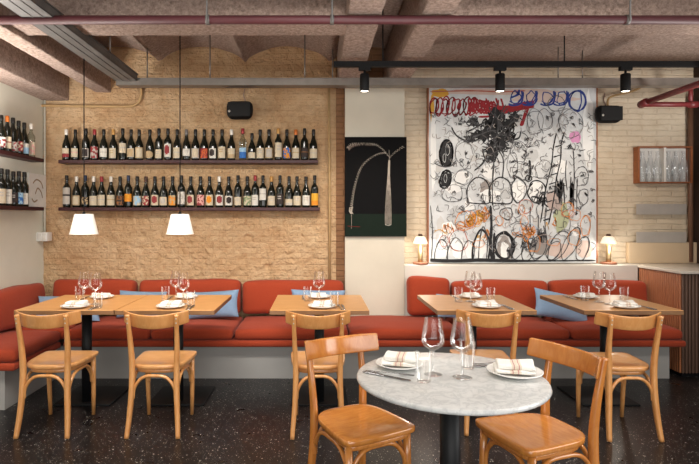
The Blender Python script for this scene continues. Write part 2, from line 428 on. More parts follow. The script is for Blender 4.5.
# cable trays
def tray(name, label, axis, a0, a1, c, w, z0, z1, rods):
    t = thing(name, label, 'cable tray')
    b = MB(); T = .004
    if axis == 'x':
        b.box(a0, a1, c, c+w, z0, z0+T); b.box(a0, a1, c, c+T, z0, z1); b.box(a0, a1, c+w-T, c+w, z0, z1)
        b.box(a0, a1, c-.006, c+T, z1-.006, z1+.002); b.box(a0, a1, c-.006, c, z0, z0+.008)
    else:
        b.box(c, c+w, a0, a1, z0, z0+T); b.box(c, c+T, a0, a1, z0, z1); b.box(c+w-T, c+w, a0, a1, z0, z1)
        b.box(c+w, c+w+.008, a0, a1, z1-.006, z1+.002); b.box(c+w*.35, c+w*.38, a0, a1, z0-.004, z0); b.box(c+w*.68, c+w*.71, a0, a1, z0-.004, z0)
    b.build('channel', m_galv if axis == 'x' else m_galvd, t)
    for (x, y, ztop) in rods:
        b = MB(); b.sweep([(x, y, z0), (x, y, ztop)], .006, 8); b.build('hanger_rod', m_galv, t)
    return t
tray('cable_tray', 'long galvanised steel cable tray running along the top of the back wall', 'x', -1.81, XR, 4.66, .10, H0+1.190, H0+1.254,
     [(-1.55, 4.72, 3.03), (-.98, 4.72, 3.03), (-.12, 4.72, 3.03), (2.18, 4.72, 3.03), (2.40, 4.72, 2.9), (.132, 4.72, 2.9)])
tray('cable_tray', 'dull steel cable tray running towards the camera at upper left', 'y', 1.6, 4.65, -1.81, .195, H0+1.225, H0+1.285,
     [(-1.62, 4.05, 3.0), (-1.62, 2.9, 3.0)])

# track with three spotlights
tr = thing('lighting_track', 'black ceiling lighting track above the big painting', 'track')
b = MB(); b.box(.12, XR, 3.99, 4.03, H0+1.165, H0+1.205); b.build('rail', m_black, tr)
for x in (.5, 1.9, 3.0):
    b = MB(); b.sweep([(x, 4.01, H0+1.2), (x, 4.01, 2.98)], .005, 8); b.build('hanger_rod', m_black, tr)
m_lens = emit('spot_lens', 'fff0d8', 9)
for k, (px, lab, tgt) in enumerate([(364.5, 'black cylinder spotlight over the pier, first on the track', (.55, 5.0, .6)),
                               (500, 'black cylinder spotlight in front of the big painting, middle one on the track', (1.6, 5.2, 1.5)),
                               (625.5, 'black cylinder spotlight beside the right speaker, last on the track', (2.6, 5.2, 1.3))]):
    x = (px-CX)*4.01/F
    s = thing('track_spotlight', lab, 'spotlight', (x, 4.01, H0+1.165), 0, 'spotlights on the black track')
    b = MB(); b.box(-.045, .045, -.018, .018, -.028, 0); b.build('adapter', m_black, s)
    b = MB(); b.sweep([(0, 0, -.028), (0, 0, -.06)], .009, 8); b.build('stem', m_black, s)
    b = MB(); b.lathe([(.0, -.055), (.032, -.055), (.036, -.06), (.036, -.185), (.033, -.19), (.031, -.18), (.0, -.18)], (0, 0, 0), 22); b.build('lamp_body', m_black, s)
    b = MB(); b.lathe([(0, -.186), (.030, -.186)], (0, 0, 0), 20, 0, False); b.build('lens', m_lens, s)
    l = bpy.data.lights.new('spot_beam', 'SPOT'); l.energy = SPOT_POWER; l.color = (1.0, .88, .74); l.spot_size = math.radians(95); l.spot_blend = .8; l.shadow_soft_size = .03
    lo = bpy.data.objects.new('spot_beam', l); COL.objects.link(lo); lo.parent = s; lo.location = (0, 0, -.20)
    d = Vector(tgt)-Vector((x, 4.01, H0+.965)); lo.rotation_euler = d.to_track_quat('-Z', 'Y').to_euler()

# pendants
m_shade = NT('white_glass_shade')
_b = m_shade.bsdf(lin('f4f0e6'), .5, 0, .4); _b.inputs['Emission Color'].default_value = lin('fff3e2'); _b.inputs['Emission Strength'].default_value = .12
m_shade = m_shade.m
for px, xx, ztop, lab in ((84, None, H0+1.225, 'white cone pendant lamp hanging over the corner table'), (180, None, 3.0, 'white cone pendant lamp hanging over the second table from the left')):
    d = 4.0; x = (px-CX)*d/F
    t = thing('pendant_lamp', lab, 'pendant lamp', (x, d, 1.245), 0, 'white pendant lamps')
    b = MB(); b.lathe([(.104, 0), (.069, .150), (.064, .155), (.0, .156)], n=32, cap=False); b.lathe([(0, .150), (.064, .149), (.100, 0), (.104, 0)], n=32, cap=False); b.build('lamp_shade', m_shade, t)
    b = MB(); b.lathe([(.0, .155), (.012, .155), (.012, .165), (.004, .175), (0, .195)], n=14); b.build('socket', m_black, t)
    b = MB(); b.sweep([(0, 0, .17), (0, 0, (ztop-1.245)*.5), (0, 0, ztop-1.245)], .0042, 8); b.build('cord', m_black, t)
    l = bpy.data.lights.new('pendant_bulb', 'POINT'); l.energy = PENDANT_POWER; l.color = (1, .8, .6); l.shadow_soft_size = .04
    lo = bpy.data.objects.new('pendant_bulb', l); COL.objects.link(lo); lo.parent = t; lo.location = (0, 0, .03)

# wall speakers
for px, lab in ((239.5, 'black wall speaker above the wine shelves'), (609.5, 'black wall speaker right of the big painting')):
    wy = WY if px < 400 else WY2
    y = wy-.15; py = 110 if px < 400 else 114
    p = P(px, py, y)
    t = thing('wall_speaker', lab, 'speaker', p, 0, 'black wall speakers')
    def spk(q):
        f = 1-.12*(q.z/.085 if q.z < 0 else 0)**2
        return (q.x*f, q.y*(1-.25*abs(q.x)/.13), q.z)
    b = MB(); b.rbox((0, .02, 0), (.25, .12, .172), .05, (6, 2, 4), 0, spk, True, 4); b.build('enclosure', m_black, t)
    b = MB(); b.rbox((0, -.042, 0), (.21, .012, .135), .005, (4, 1, 3), 0, None, True, 3); b.build('grille', flat('speaker_grille', '0d0d0e', .8), t)
    b = MB(); b.lathe([(0, .0), (.012, 0), (.010, .003), (0, .004)], (-.09, -.049, -.02), 12, 0, True, 'y'); b.build('badge', m_steel, t)
    b = MB(); b.box(-.03, .03, .07, .149, -.02, .02); b.build('bracket', m_black, t)
    b = MB(); b.sweep(smooth_path([(.03, .12, .05), (.035, .135, .12), (.02, .138, .17), (.03, .138, .235)], 5), .004, 8); b.build('lead', flat('grey_pink_lead', '9a807a', .6), t)

# ------------------------------------------------------------------ wine shelves and bottles
def shelf(name, lab, x0, x1, y0, y1, z):
    b = MB(); b.rbox(((x0+x1)/2, (y0+y1)/2, z-.0165), (x1-x0, y1-y0, .033), .004, (1, 1, 1), 0, None, False, 1)
    return tag(b.build(name, m_shelf), lab, 'shelf', 'oxblood wine shelves')
ZU, ZL = 1.925, 1.472
shelf('wine_shelf', 'upper long oxblood wine shelf on the brick wall', -2.476, .0, 4.955, WY+.005, ZU)
shelf('wine_shelf', 'lower long oxblood wine shelf on the brick wall', -2.476, .02, 4.955, WY+.005, ZL)
shelf('wine_shelf', 'upper short wine shelf on the cream side wall', XL-.005, -2.57, 3.7, 4.88, ZU)
shelf('wine_shelf', 'lower short wine shelf on the cream side wall', XL-.005, -2.57, 3.7, 4.88, ZL)

BURG = [(0, .0), (.034, 0), (.0385, .004), (.0395, .02), (.0395, .135), (.037, .155), (.029, .182), (.019, .21), (.0155, .235), (.0145, .27), (.0165, .274), (.0165, .284), (.0145, .287), (.0145, .298), (0, .299)]
BORD = [(0, .0), (.033, 0), (.0365, .004), (.0372, .02), (.0372, .178), (.035, .195), (.026, .212), (.0165, .228), (.0145, .245), (.0140, .285), (.0158, .288), (.0158, .298), (.0142, .301), (.0142, .308), (0, .309)]
SHORT = [(0, .0), (.034, 0), (.0385, .004), (.0395, .02), (.0395, .11), (.036, .132), (.026, .158), (.0165, .18), (.0145, .20), (.014, .235), (.0160, .238), (.016, .248), (.0142, .25), (.0142, .262), (0, .263)]
KIND = {'g': ('burgundy', BURG), 'b': ('bordeaux', BORD), 's': ('short', SHORT)}
ME = {}
def bottle_meshes(k, glass):
    key = (k, glass)
    if key not in ME:
        b = MB(); b.lathe(KIND[k][1], n=18)
        o = b.build('bottle_glass', {'d': m_bottle, 'n': m_bottle2, 'c': m_clearb}[glass]); ME[key] = o.data; bpy.data.objects.remove(o)
    return ME[key]
PAPER = {'cream': 'cbbda3', 'white': 'd6d1c6', 'orange': 'd98b2e', 'pink': 'd9a69c', 'red': '8c383a', 'blue': '3a6db0', 'lightblue': '9cc0d8', 'brown': '8a5c38', 'dark': '3a3230', 'yellow': 'd9a43a', 'grey': 'b9b2a8', 'tan': 'b8a07c', 'green': '7f8f6c', 'terracotta': 'c5613a'}
def paper(c): return flat('label_paper_'+c, PAPER[c], .7, 0, .2, .04, 60)
def label_mesh(k, z0, z1, col, acc, style):
    key = (k, z0, z1, col, acc, style)
    if key in ME: return ME[key]
    r = {'g': .0400, 'b': .0377, 's': .0400}[k]; n, m = 14, 10; v = []; f = []; mi = []
    for j in range(m+1):
        for i in range(n+1):
            a = -PI/2+(i/n-.5)*2.35; z = z0+(z1-z0)*j/m
            v.append((r*math.cos(a), r*math.sin(a), z))
    for j in range(m):
        for i in range(n):
            u, w = (i+.5)/n, (j+.5)/m; q = 0
            if style == 'round' and (2*u-1)**2+(2*w-1)**2 > 1.0: continue
            if style == 'band' and (.45 < w < .62): q = 1
            if style == 'text' and (.28 < u < .72) and (.5 < w < .6 or .72 < w < .8): q = 1
            if style == 'art' and ((u-.5)*2.2)**2+((w-.55)*2.0)**2 < .5: q = 1
            if style == 'frame' and (u < .13 or u > .87 or w < .12 or w > .88): q = 1
            if style == 'top' and w > .62: q = 1
            if style == 'low' and w < .4: q = 1
            if style == 'mix' and noise.noise((u*5, w*5, sum(map(ord, k+col+acc)) % 97 / 7)) > .05: q = 1
            f.append((j*(n+1)+i, j*(n+1)+i+1, (j+1)*(n+1)+i+1, (j+1)*(n+1)+i)); mi.append(q)
    b = MB(); b.add(v, f, mi); o = b.build('paper_label', [paper(col), paper(acc)]); ME[key] = o.data; bpy.data.objects.remove(o)
    return ME[key]
CAPS = {'dark': '17130f', 'white': 'e2ddd2', 'red': '8e2428', 'gold': 'b98a4a', 'blue': '1f2c48', 'orange': 'c06a28', 'grey': '6f6a66', 'brown': '3c241a'}
def cap_mesh(k, c):
    key = ('cap', k, c)
    if key in ME: return ME[key]
    top = {'g': .299, 'b': .309, 's': .263}[k]; r = .0172; L = .052 if c != 'dark' else .045
    b = MB(); b.lathe([(r-.0008, top-L), (r, top-L+.002), (r, top-.003), (r-.003, top+.001), (0, top+.001)], n=16)
    o = b.build('capsule', flat('capsule_'+c, CAPS[c], .45, .2, .5)); ME[key] = o.data; bpy.data.objects.remove(o)
    return ME[key]
ORD = ['first', 'second', 'third', 'fourth', 'fifth', 'sixth', 'seventh', 'eighth', 'ninth', 'tenth', 'eleventh', 'twelfth', 'thirteenth', 'fourteenth', 'fifteenth', 'sixteenth', 'seventeenth', 'eighteenth', 'nineteenth', 'twentieth', 'twenty-first', 'twenty-second', 'twenty-third', 'twenty-fourth', 'twenty-fifth', 'twenty-sixth', 'twenty-seventh', 'twenty-eighth', 'twenty-ninth', 'thirtieth']
def bottle(loc, rz, spec, group, where):
    k, glass, col, acc, style, z0, z1, cap, desc = spec
    o = thing('wine_bottle', desc+', '+where, 'bottle', loc, rz, group); o.scale = (.96, .96, 1)
    for nm, me in (('bottle_glass', bottle_meshes(k, glass)), ('paper_label', label_mesh(k, z0, z1, col, acc, style)), ('capsule', cap_mesh(k, cap))):
        c = bpy.data.objects.new(nm, me); COL.objects.link(c); c.parent = o
    return o
def S(k='g', col='cream', acc='grey', style='text', z0=.03, z1=.115, cap='dark', glass='d', desc='dark bottle with cream label'):
    return (k, glass, col, acc, style, z0, z1, cap, desc)
UP = [(66.4, S(col='cream', acc='red', style='low', cap='white', desc='white-capped bottle with cream and red label')),
 (75.4, S(col='cream', acc='pink', style='band', cap='dark', desc='tall dark bottle with pink banded label')),
 (86, S('b', 'dark', 'grey', 'frame', desc='dark bottle with near black label')),
 (94.6, S(col='grey', acc='red', style='mix', z0=.02, z1=.13, cap='red', desc='red-capped bottle with mottled picture label')),
 (103.8, S(col='white', acc='grey', style='band', desc='dark bottle with white banded label')),
 (113.4, S(col='cream', acc='tan', style='text', z0=.02, z1=.115, cap='gold', desc='gold-capped bottle with large cream label')),
 (122.8, S('b', 'cream', 'grey', 'band', .07, .165, desc='tall dark bottle with label set high')),
 (131.2, S(col='tan', acc='cream', style='frame', desc='dark bottle with framed tan label')),
 (139.3, S(col='cream', acc='tan', style='frame', z0=.02, z1=.125, desc='dark bottle with tall framed cream label')),
 (149.9, S(col='tan', acc='grey', style='round', z0=.02, z1=.09, desc='dark bottle with round tan label')),
 (159, S('b', 'cream', 'grey', 'text', .02, .105, desc='dark bottle with squat cream label')),
 (168, S('b', 'white', 'red', 'art', .03, .16, desc='dark bottle with tall white label and red motif')),
 (177.3, S(col='cream', acc='grey', style='band', z0=.02, z1=.12, desc='dark bottle with cream banded label')),
 (186.5, S(col='white', acc='grey', style='text', z0=.04, z1=.11, cap='grey', desc='grey-capped bottle with small white label')),
 (195.5, S(col='cream', acc='grey', style='frame', z0=.02, z1=.115, desc='dark bottle with grey framed label')),
 (204.3, S(col='terracotta', acc='red', style='mix', z0=.02, z1=.115, desc='dark bottle with burnt orange label')),
 (213.1, S(col='white', acc='dark', style='art', z0=.02, z1=.115, desc='dark bottle with white label and black motif')),
 (222.1, S(col='cream', acc='tan', style='text', z0=.02, z1=.13, desc='dark bottle with plain tall cream label')),
 (231.5, S(col='cream', acc='tan', style='low', z0=.02, z1=.115, cap='white', desc='white-capped bottle with pale label')),
 (242.8, S('b', 'blue', 'lightblue', 'top', .02, .12, 'red', 'c', 'clear bottle with bright blue label and red cap')),
 (252, S('s', 'cream', 'grey', 'text', .02, .075, desc='short dark bottle with small cream label')),
 (260.2, S(col='cream', acc='grey', style='text', z0=.02, z1=.12, desc='dark bottle with cream label')),
 (269, S(col='grey', acc='tan', style='frame', z0=.02, z1=.12, desc='dark bottle with greyish label')),
 (278.3, S('b', 'cream', 'grey', 'text', .03, .17, 'gold', desc='gold-necked bottle with very tall cream label')),
 (286.9, S(col='blue', acc='orange', style='mix', z0=.02, z1=.12, desc='dark bottle with blue and orange picture label')),
 (295.9, S(col='cream', acc='tan', style='band', z0=.02, z1=.12, cap='orange', desc='orange-capped bottle with cream label')),
 (304.5, S('b', 'dark', 'brown', 'band', .03, .12, desc='all dark bottle with black label')),
 (313.5, S(col='cream', acc='grey', style='band', z0=.02, z1=.11, desc='dark end bottle with square cream label'))]
LO = [(66.8, S('b', 'grey', 'dark', 'band', .03, .19, desc='dark bottle with grey and black stacked labels')),
 (76.6, S(col='cream', acc='tan', style='frame', z0=.02, z1=.115, cap='white', desc='tall white-capped bottle with cream label')),
 (85.2, S('b', 'tan', 'dark', 'mix', .03, .10, 'blue', desc='blue-capped bottle with tan and black label')),
 (93.6, S(col='cream', acc='grey', style='text', z0=.02, z1=.11, cap='white', desc='white-necked bottle with cream label')),
 (101.7, S(col='cream', acc='grey', style='band', z0=.02, z1=.12, cap='red', desc='red-capped bottle with cream banded label')),
 (111, S(col='cream', acc='tan', style='band', z0=.02, z1=.12, cap='white', desc='pale-capped bottle with broad cream label')),
 (120.2, S(col='dark', acc='brown', style='mix', z0=.02, z1=.11, desc='all dark bottle with brown-black label')),
 (128.4, S('b', 'orange', 'yellow', 'text', .055, .13, 'blue', desc='blue-capped bottle with orange label')),
 (137.2, S(col='lightblue', acc='cream', style='mix', z0=.02, z1=.11, desc='dark bottle with pale blue picture label')),
 (146, S(col='red', acc='cream', style='mix', z0=.02, z1=.11, cap='brown', desc='brown-capped bottle with red label')),
 (155, S(col='cream', acc='red', style='art', z0=.02, z1=.12, desc='dark bottle with dark red square on cream label')),
 (163.6, S(col='cream', acc='grey', style='art', z0=.02, z1=.10, desc='dark bottle with small grey motif label')),
 (172.6, S(col='tan', acc='orange', style='mix', z0=.02, z1=.115, desc='dark bottle with tan and orange label')),
 (181.4, S('b', 'white', 'grey', 'mix', .03, .15, desc='dark bottle with mottled white label')),
 (190.8, S(col='cream', acc='red', style='art', z0=.02, z1=.12, desc='dark bottle with cream label and red emblem')),
 (200.6, S(col='pink', acc='red', style='mix', z0=.02, z1=.12, desc='dark bottle with pink and red label')),
 (209.6, S(col='cream', acc='orange', style='art', z0=.02, z1=.12, desc='dark bottle with orange circle on cream label')),
 (219.3, S(col='white', acc='red', style='art', z0=.02, z1=.12, cap='white', desc='white-necked bottle with red motif label')),
 (228.7, S(col='white', acc='dark', style='art', z0=.02, z1=.11, desc='dark bottle with dark square on white label')),
 (238, S('b', 'cream', 'grey', 'text', .02, .10, desc='dark bottle with squat pale label')),
 (247.3, S(col='green', acc='cream', style='mix', z0=.02, z1=.11, desc='dark bottle with green mottled label')),
 (255.2, S('b', 'white', 'grey', 'text', .02, .12, 'red', desc='tallest bottle with red cap and white label')),
 (263, S('b', 'white', 'grey', 'band', .07, .18, desc='dark bottle with white label set high')),
 (271.5, S(col='cream', acc='grey', style='text', z0=.02, z1=.11, cap='gold', desc='gold-capped bottle with cream label')),
 (280, S('b', 'dark', 'grey', 'text', .03, .13, desc='dark bottle with black label and grey lettering')),
 (289, S('g', 'cream', 'grey', 'low', .02, .08, desc='dark bottle with low narrow cream label')),
 (297, S(col='cream', acc='grey', style='text', z0=.02, z1=.11, desc='dark bottle with plain cream label')),
 (306, S(col='white', acc='grey', style='text', z0=.02, z1=.115, desc='dark bottle with plain white label')),
 (314.7, S('b', 'yellow', 'orange', 'low', .02, .135, desc='dark end bottle with tall yellow label'))]
for lst, z, sh in ((UP, ZU, 'upper'), (LO, ZL, 'lower')):
    for i, (px, sp) in enumerate(lst):
        y = 5.025+random.uniform(-.008, .008)
        bottle(((px-CX)*y/F, y, z), random.uniform(-.25, .25), sp, 'bottles on the %s long shelf' % sh, '%s along the %s long shelf' % (ORD[i], sh))
LW_U = [(9, S()), (9, S(cap='grey')), (4.32, S(col='white', acc='red', style='mix', desc='dark bottle with mottled label')), (4.404, S('b', 'cream', 'red', 'band', .03, .13, 'orange', desc='tall bottle with orange foil neck')),
        (4.488, S('b', 'grey', 'red', 'mix', .02, .10, desc='slim dark bottle with small grey label')), (4.572, S(col='red', acc='cream', style='mix', desc='dark bottle with red label')),
        (4.66, S(col='lightblue', acc='white', style='top', z0=.02, z1=.11, desc='dark bottle with pale blue label')), (4.77, S('b', 'pink', 'cream', 'mix', .02, .14, 'white', 'c', 'clear bottle with pink label'))]
LW_L = [(9, S()), (9, S('b', 'grey', 'dark', 'text', .03, .13, desc='slim dark bottle with grey label')), (4.324, S('b', 'cream', 'grey', 'text', .02, .14, desc='dark bottle with tall cream label')), (4.408, S('b', 'white', 'grey', 'text', .02, .14, desc='tallest dark bottle with white label')),
        (4.492, S('g', 'dark', 'grey', 'text', desc='dark bottle with dark label')), (4.576, S('b', 'lightblue', 'blue', 'mix', .02, .12, desc='dark bottle with bright blue label')), (4.66, S('b', 'white', 'grey', 'text', .02, .12, desc='dark end bottle with white label'))]
for lst, z, sh in ((LW_U, ZU, 'upper'), (LW_L, ZL, 'lower')):
    n = len(lst)
    for i, (px, sp) in enumerate(lst):
        x = -2.632; y = px
        if y > 8: continue
        bottle((x, y, z), .55+random.uniform(-.2, .2), sp, 'bottles on the %s side shelf' % sh, '%s from the corner on the %s side shelf' % (ORD[n-1-i], sh))

# small leaning picture on the lower side shelf
t = thing('small_picture', 'small white picture with brown marks in the corner beside the lower side shelf', 'picture', (XL+.012, 4.93, ZL))
def ribbon(b, pts, w, mi, fn, off, taper=True):
    """a flat brush stroke; pts are 2D, fn maps (u, v, off) to 3D"""
    n = len(pts); L = []; Rr = []
    for i, p in enumerate(pts):
        q = pts[min(i+1, n-1)]-pts[max(i-1, 0)]
        if q.length < 1e-9: q = Vector((1, 0))
        q.normalize(); s = Vector((-q.y, q.x))
        ww = w*(.75+.35*noise.noise((p.x*.31, p.y*.31, off*700)))
        if taper and (i == 0 or i == n-1): ww *= .4
        L.append(fn(p.x+s.x*ww, p.y+s.y*ww, off)); Rr.append(fn(p.x-s.x*ww, p.y-s.y*ww, off))
    b.add(L+Rr, [(i, i+1, n+i+1, n+i) for i in range(n-1)], mi, False)
b = MB(); b.box(0, .018, -.14, .155, .002, .315)
fnp = lambda u, v, o: (.018+o, u, v)
for k, pts in enumerate([[(-.08, .22), (-.02, .26), (.06, .24), (.1, .18)], [(-.04, .12), (.0, .18), (.06, .15), (.09, .09)], [(-.1, .08), (-.06, .05), (0, .07)]]):
    pp = [Vector(q) for q in smooth_path([(a, c, 0) for a, c in pts], 5)]
    ribbon(b, [Vector((q.x, q.y)) for q in pp], .010, 1, fnp, .001+.0003*k)
b.build('canvas', [flat('picture_white', 'e3e2dc', .7), flat('picture_brown', '9a8468', .8)], t)

# socket in the corner
t = thing('wall_socket', 'white double wall socket in the left corner', 'socket', (XL, 5.01, 1.15))
b = MB(); b.rbox((.052, 0, .04), (.104, .10, .085), .006, (1, 2, 1)); b.build('back_box', m_white, t)
for x in (.030, .076):
    b = MB(); b.rbox((x, -.052, .04), (.040, .008, .066), .003, (1, 1, 1)); b.lathe([(0, .0065), (.014, .0065)], (x, -.050, .04), 14, 0, False, 'y')
    b.build('socket_plate', flat('socket_face', 'cfccc4', .4), t)

# ------------------------------------------------------------------ paintings
BX0, BX1, BZ0, BZ1 = 1.108, 2.782, .922, 2.672
pt = thing('canvas_painting', 'very large abstract painting with black scribbles on white above the ledge', 'painting', (0, WY2-.05, 0))
cols = ['cdd1d3', '1b1b1d', '8f242b', '2c3f86', 'dd8a3c', 'd596bf', 'aeb594', '96908c', 'b5a59f', 'd6a341', 'e9ebea', '57575a', 'd0bdb4', 'b86a58', '9fb7cf', 'bcbfc0', 'c6c6c4', '454547']
pm = [flat('paint_%s' % c, c if c != '1b1b1d' else '212123', .65, 0, .3, .12 if i == 0 else .05, 9) for i, c in enumerate(cols)]
b = MB(); b.box(BX0, BX1, -.001, .045, BZ0, BZ1)
sx = (BX1-BX0)/167.5; sz = (BZ1-BZ0)/174.0
fnb = lambda u, v, o: (BX0+(u-428.5)*sx, -.001-o, BZ1-(v-88)*sz)
layer = [0]; rs = random.Random(11)
def st(pts, w, mi, n=6):
    if mi == 1 and w <= 1.0: mi = 17
    layer[0] += 1
    pp = [Vector((q.x, q.y)) for q in smooth_path([(a, c, 0) for a, c in pts], n)]
    pp = [Vector((min(595, max(429.5, q.x)), min(261, max(89, q.y)))) for q in pp]
    ribbon(b, pp, w*(.95 if mi == 1 and w > 1.25 else .7 if mi in (1, 11, 17) else .85), mi, fnb, .0006+layer[0]*.000012)
def loop(cx, cy, rx, ry, w, mi, turns=1.1, jit=.12, a0=None, tilt=0):
    n = max(8, int(11*turns)); a0 = rs.uniform(0, 6.28) if a0 is None else a0; pts = []
    for i in range(n+1):
        a = a0+turns*2*PI*i/n; j = 1+rs.uniform(-jit, jit)
        u, v = rx*j*math.cos(a), ry*j*math.sin(a)
        pts.append((cx+u*math.cos(tilt)-v*math.sin(tilt), cy+u*math.sin(tilt)+v*math.cos(tilt)))
    st(pts, w, mi, 4)
def scrib(cx, cy, rx, ry, w, mi, n, ang=None):
    pts = []
    for i in range(n):
        a = (ang if ang is not None else rs.uniform(0, PI))+(PI if i % 2 else 0)+rs.uniform(-.5, .5); q = rs.uniform(.55, 1.05)
        pts.append((cx+rx*q*math.cos(a)+rs.uniform(-.25, .25)*rx, cy+ry*q*math.sin(a)+rs.uniform(-.25, .25)*ry))
    st(pts, w, mi, 4)
def blob(cx, cy, rx, ry, mi):
    layer[0] += 1; n = 34; v = []
    for k in range(n):
        a = 2*PI*k/n; j = 1+.28*noise.noise((math.cos(a)*1.7+cx, math.sin(a)*1.7+cy, 3))+rs.uniform(-.07, .07)
        v.append(fnb(min(595, max(429, cx+rx*j*math.cos(a))), min(261, max(88.6, cy+ry*j*math.sin(a))), .0006+layer[0]*.000012))
    b.add(v, [tuple(reversed(range(n)))], mi, False)
# tinted grounds
for k in range(46):
    blob(rs.uniform(436, 588), rs.uniform(118, 252), rs.uniform(3, 8), rs.uniform(3, 9), rs.choice([15, 15, 10, 16]))
for (cx, cy, rx, ry, mi) in ((500, 92, 66, 3, 12), (440, 93, 9, 4, 9), (545, 98, 32, 5, 12), (432, 110, 2, 18, 9), (433, 150, 3, 40, 10), (588, 130, 5, 40, 10), (575, 137, 6, 6, 5), (561, 216, 8, 14, 6), (486, 188, 6, 8, 7), (554, 200, 8, 10, 8), (560, 250, 14, 8, 12), (584, 248, 9, 9, 12), (444, 245, 8, 12, 10), (458, 248, 7, 10, 10), (470, 248, 6, 9, 10), (480, 246, 7, 12, 10), (504, 248, 8, 12, 7), (504, 250, 4, 9, 10), (540, 245, 9, 10, 7), (461, 177, 8, 6, 10), (452, 187, 9, 6, 10), (490, 195, 11, 6, 10), (518, 190, 7, 10, 10), (536, 190, 8, 9, 10)):
    blob(cx, cy, rx, ry, mi)
# red loops along the top, then the dense red band and its tail
for i in range(8): loop(433.5+5.6*i, 106.5, 3.8, 8.5, 1.0, 2, 1.6, .22, None, .15)
for i in range(14): st([(468+2.5*i, 100+rs.uniform(-2, 1)), (470+2.4*i+rs.uniform(-2, 2), 107), (467+2.5*i, 114+rs.uniform(-2, 1)-.2*i)], 1.3, 2)
for i in range(9): st([(472+2.6*i, 100+rs.uniform(-2, 2)), (470+2.7*i, 107), (474+2.5*i, 114+rs.uniform(-2, 1))], 1.5, 2)
for i in range(5): st([(478, 100+3*i), (490, 104+2.4*i), (503, 107+1.6*i), (518, 104+1.5*i), (534, 101+1.5*i)], 1.4, 2)
for i in range(3): st([(527+i, 106), (523+i, 117), (520+i, 126)], 1.2, 2)
st([(501, 111), (492, 116), (478, 117)], 1.4, 2); st([(429, 92), (470, 91), (500, 92), (525, 91)], 1.0, 13)
# blue garland
st([(510, 98), (517, 95), (519, 90)], 1.6, 3)
for x in (508, 522, 540, 553): st([(x, 104), (x+5, 105.5), (x+13, 103), (x+15, 92)], 1.3, 3); st([(x+1, 101), (x+6, 103.5), (x+12, 101), (x+14, 91)], .8, 3); st([(x+13, 91), (x+14, 99), (x+12, 104)], .9, 3)
for i in range(3): loop(577, 101, 9-i*.6, 10, .9, 3, 1.2, .08)
for x in (515, 531, 547, 562): loop(x, 98, 5, 6.5, .75, 3, 1.3, .2)
st([(580, 90), (581, 102), (578, 111)], 1.0, 3); st([(524, 105), (530, 103), (537, 91)], 1.0, 3)
# the great black splash in the upper middle
for (cx, cy, rx, ry, n) in ((490, 128, 9, 13, 26), (500, 122, 6, 12, 20), (481, 134, 10, 6, 18), (506, 136, 10, 5, 14), (497, 145, 9, 8, 22), (492, 153, 7, 8, 16), (474, 122, 6, 4, 8), (514, 117, 5, 5, 8), (470, 139, 5, 3, 7), (494, 116, 4, 9, 10), (508, 126, 5, 6, 10)):
    scrib(cx, cy, rx, ry, 1.1, 1, n); scrib(cx+rs.uniform(-2, 2), cy+rs.uniform(-2, 2), rx*1.15, ry*1.15, 1.05, 1, n)
    for q in range(4): blob(cx+rs.uniform(-.6, .6)*rx, cy+rs.uniform(-.6, .6)*ry, rs.uniform(1.5, 3.5), rs.uniform(2, 4.5), 1)
    for q in range(5):
        a = rs.uniform(0, 6.28); st([(cx, cy), (cx+rx*math.cos(a), cy+ry*math.sin(a)), (cx+rx*1.7*math.cos(a+.2), cy+ry*1.7*math.sin(a+.2))], 1.0, 1, 3)
for pts in ([(494, 112), (497, 122), (495, 140)], [(494, 150), (493, 170), (492, 186), (492, 205)], [(488, 152), (482, 163), (474, 170)], [(498, 150), (503, 160), (502, 178)], [(451, 127), (455, 134), (462, 139), (470, 141), (482, 138)], [(484, 122), (474, 128), (466, 132)], [(505, 140), (518, 138), (520, 131)]):
    st(pts, 1.1, 1); st([(x+rs.uniform(-1, 1), y+1) for x, y in pts], .8, 1)
# black egg shapes at left
for i in range(26): y = 141+i; h = 6*math.sqrt(max(.05, 1-((y-153.5)/14)**2)); st([(446-h, y+rs.uniform(-1, 1)), (446+rs.uniform(-2, 2), y+rs.uniform(-2, 2)), (446+h, y+rs.uniform(-1, 1))], 1.05, 1, 3)
blob(446, 153.5, 5.6, 12.5, 1); loop(446, 153, 6.5, 13.5, 1.1, 1, 3.2); loop(447, 150, 2, 6, .4, 15, 1.2); loop(444, 158, 1.5, 4, .35, 15, 1.2)
for i in range(16): y = 171+i; h = 5*math.sqrt(max(.05, 1-((y-179)/9)**2)); c = 445.5-(y-179)*.2; st([(c-h, y+rs.uniform(-1, 1)), (c+rs.uniform(-1, 1), y+rs.uniform(-1, 1)), (c+h, y+rs.uniform(-1, 1))], 1.05, 1, 3)
blob(445, 179, 4.2, 7.5, 1); loop(445, 179, 5.5, 9, 1.05, 1, 3.2, .1, None, .25); loop(445, 178, 1.5, 4, .35, 15, 1.2)
st([(434, 163), (441, 166), (450, 166), (455, 161)], 1.0, 1)
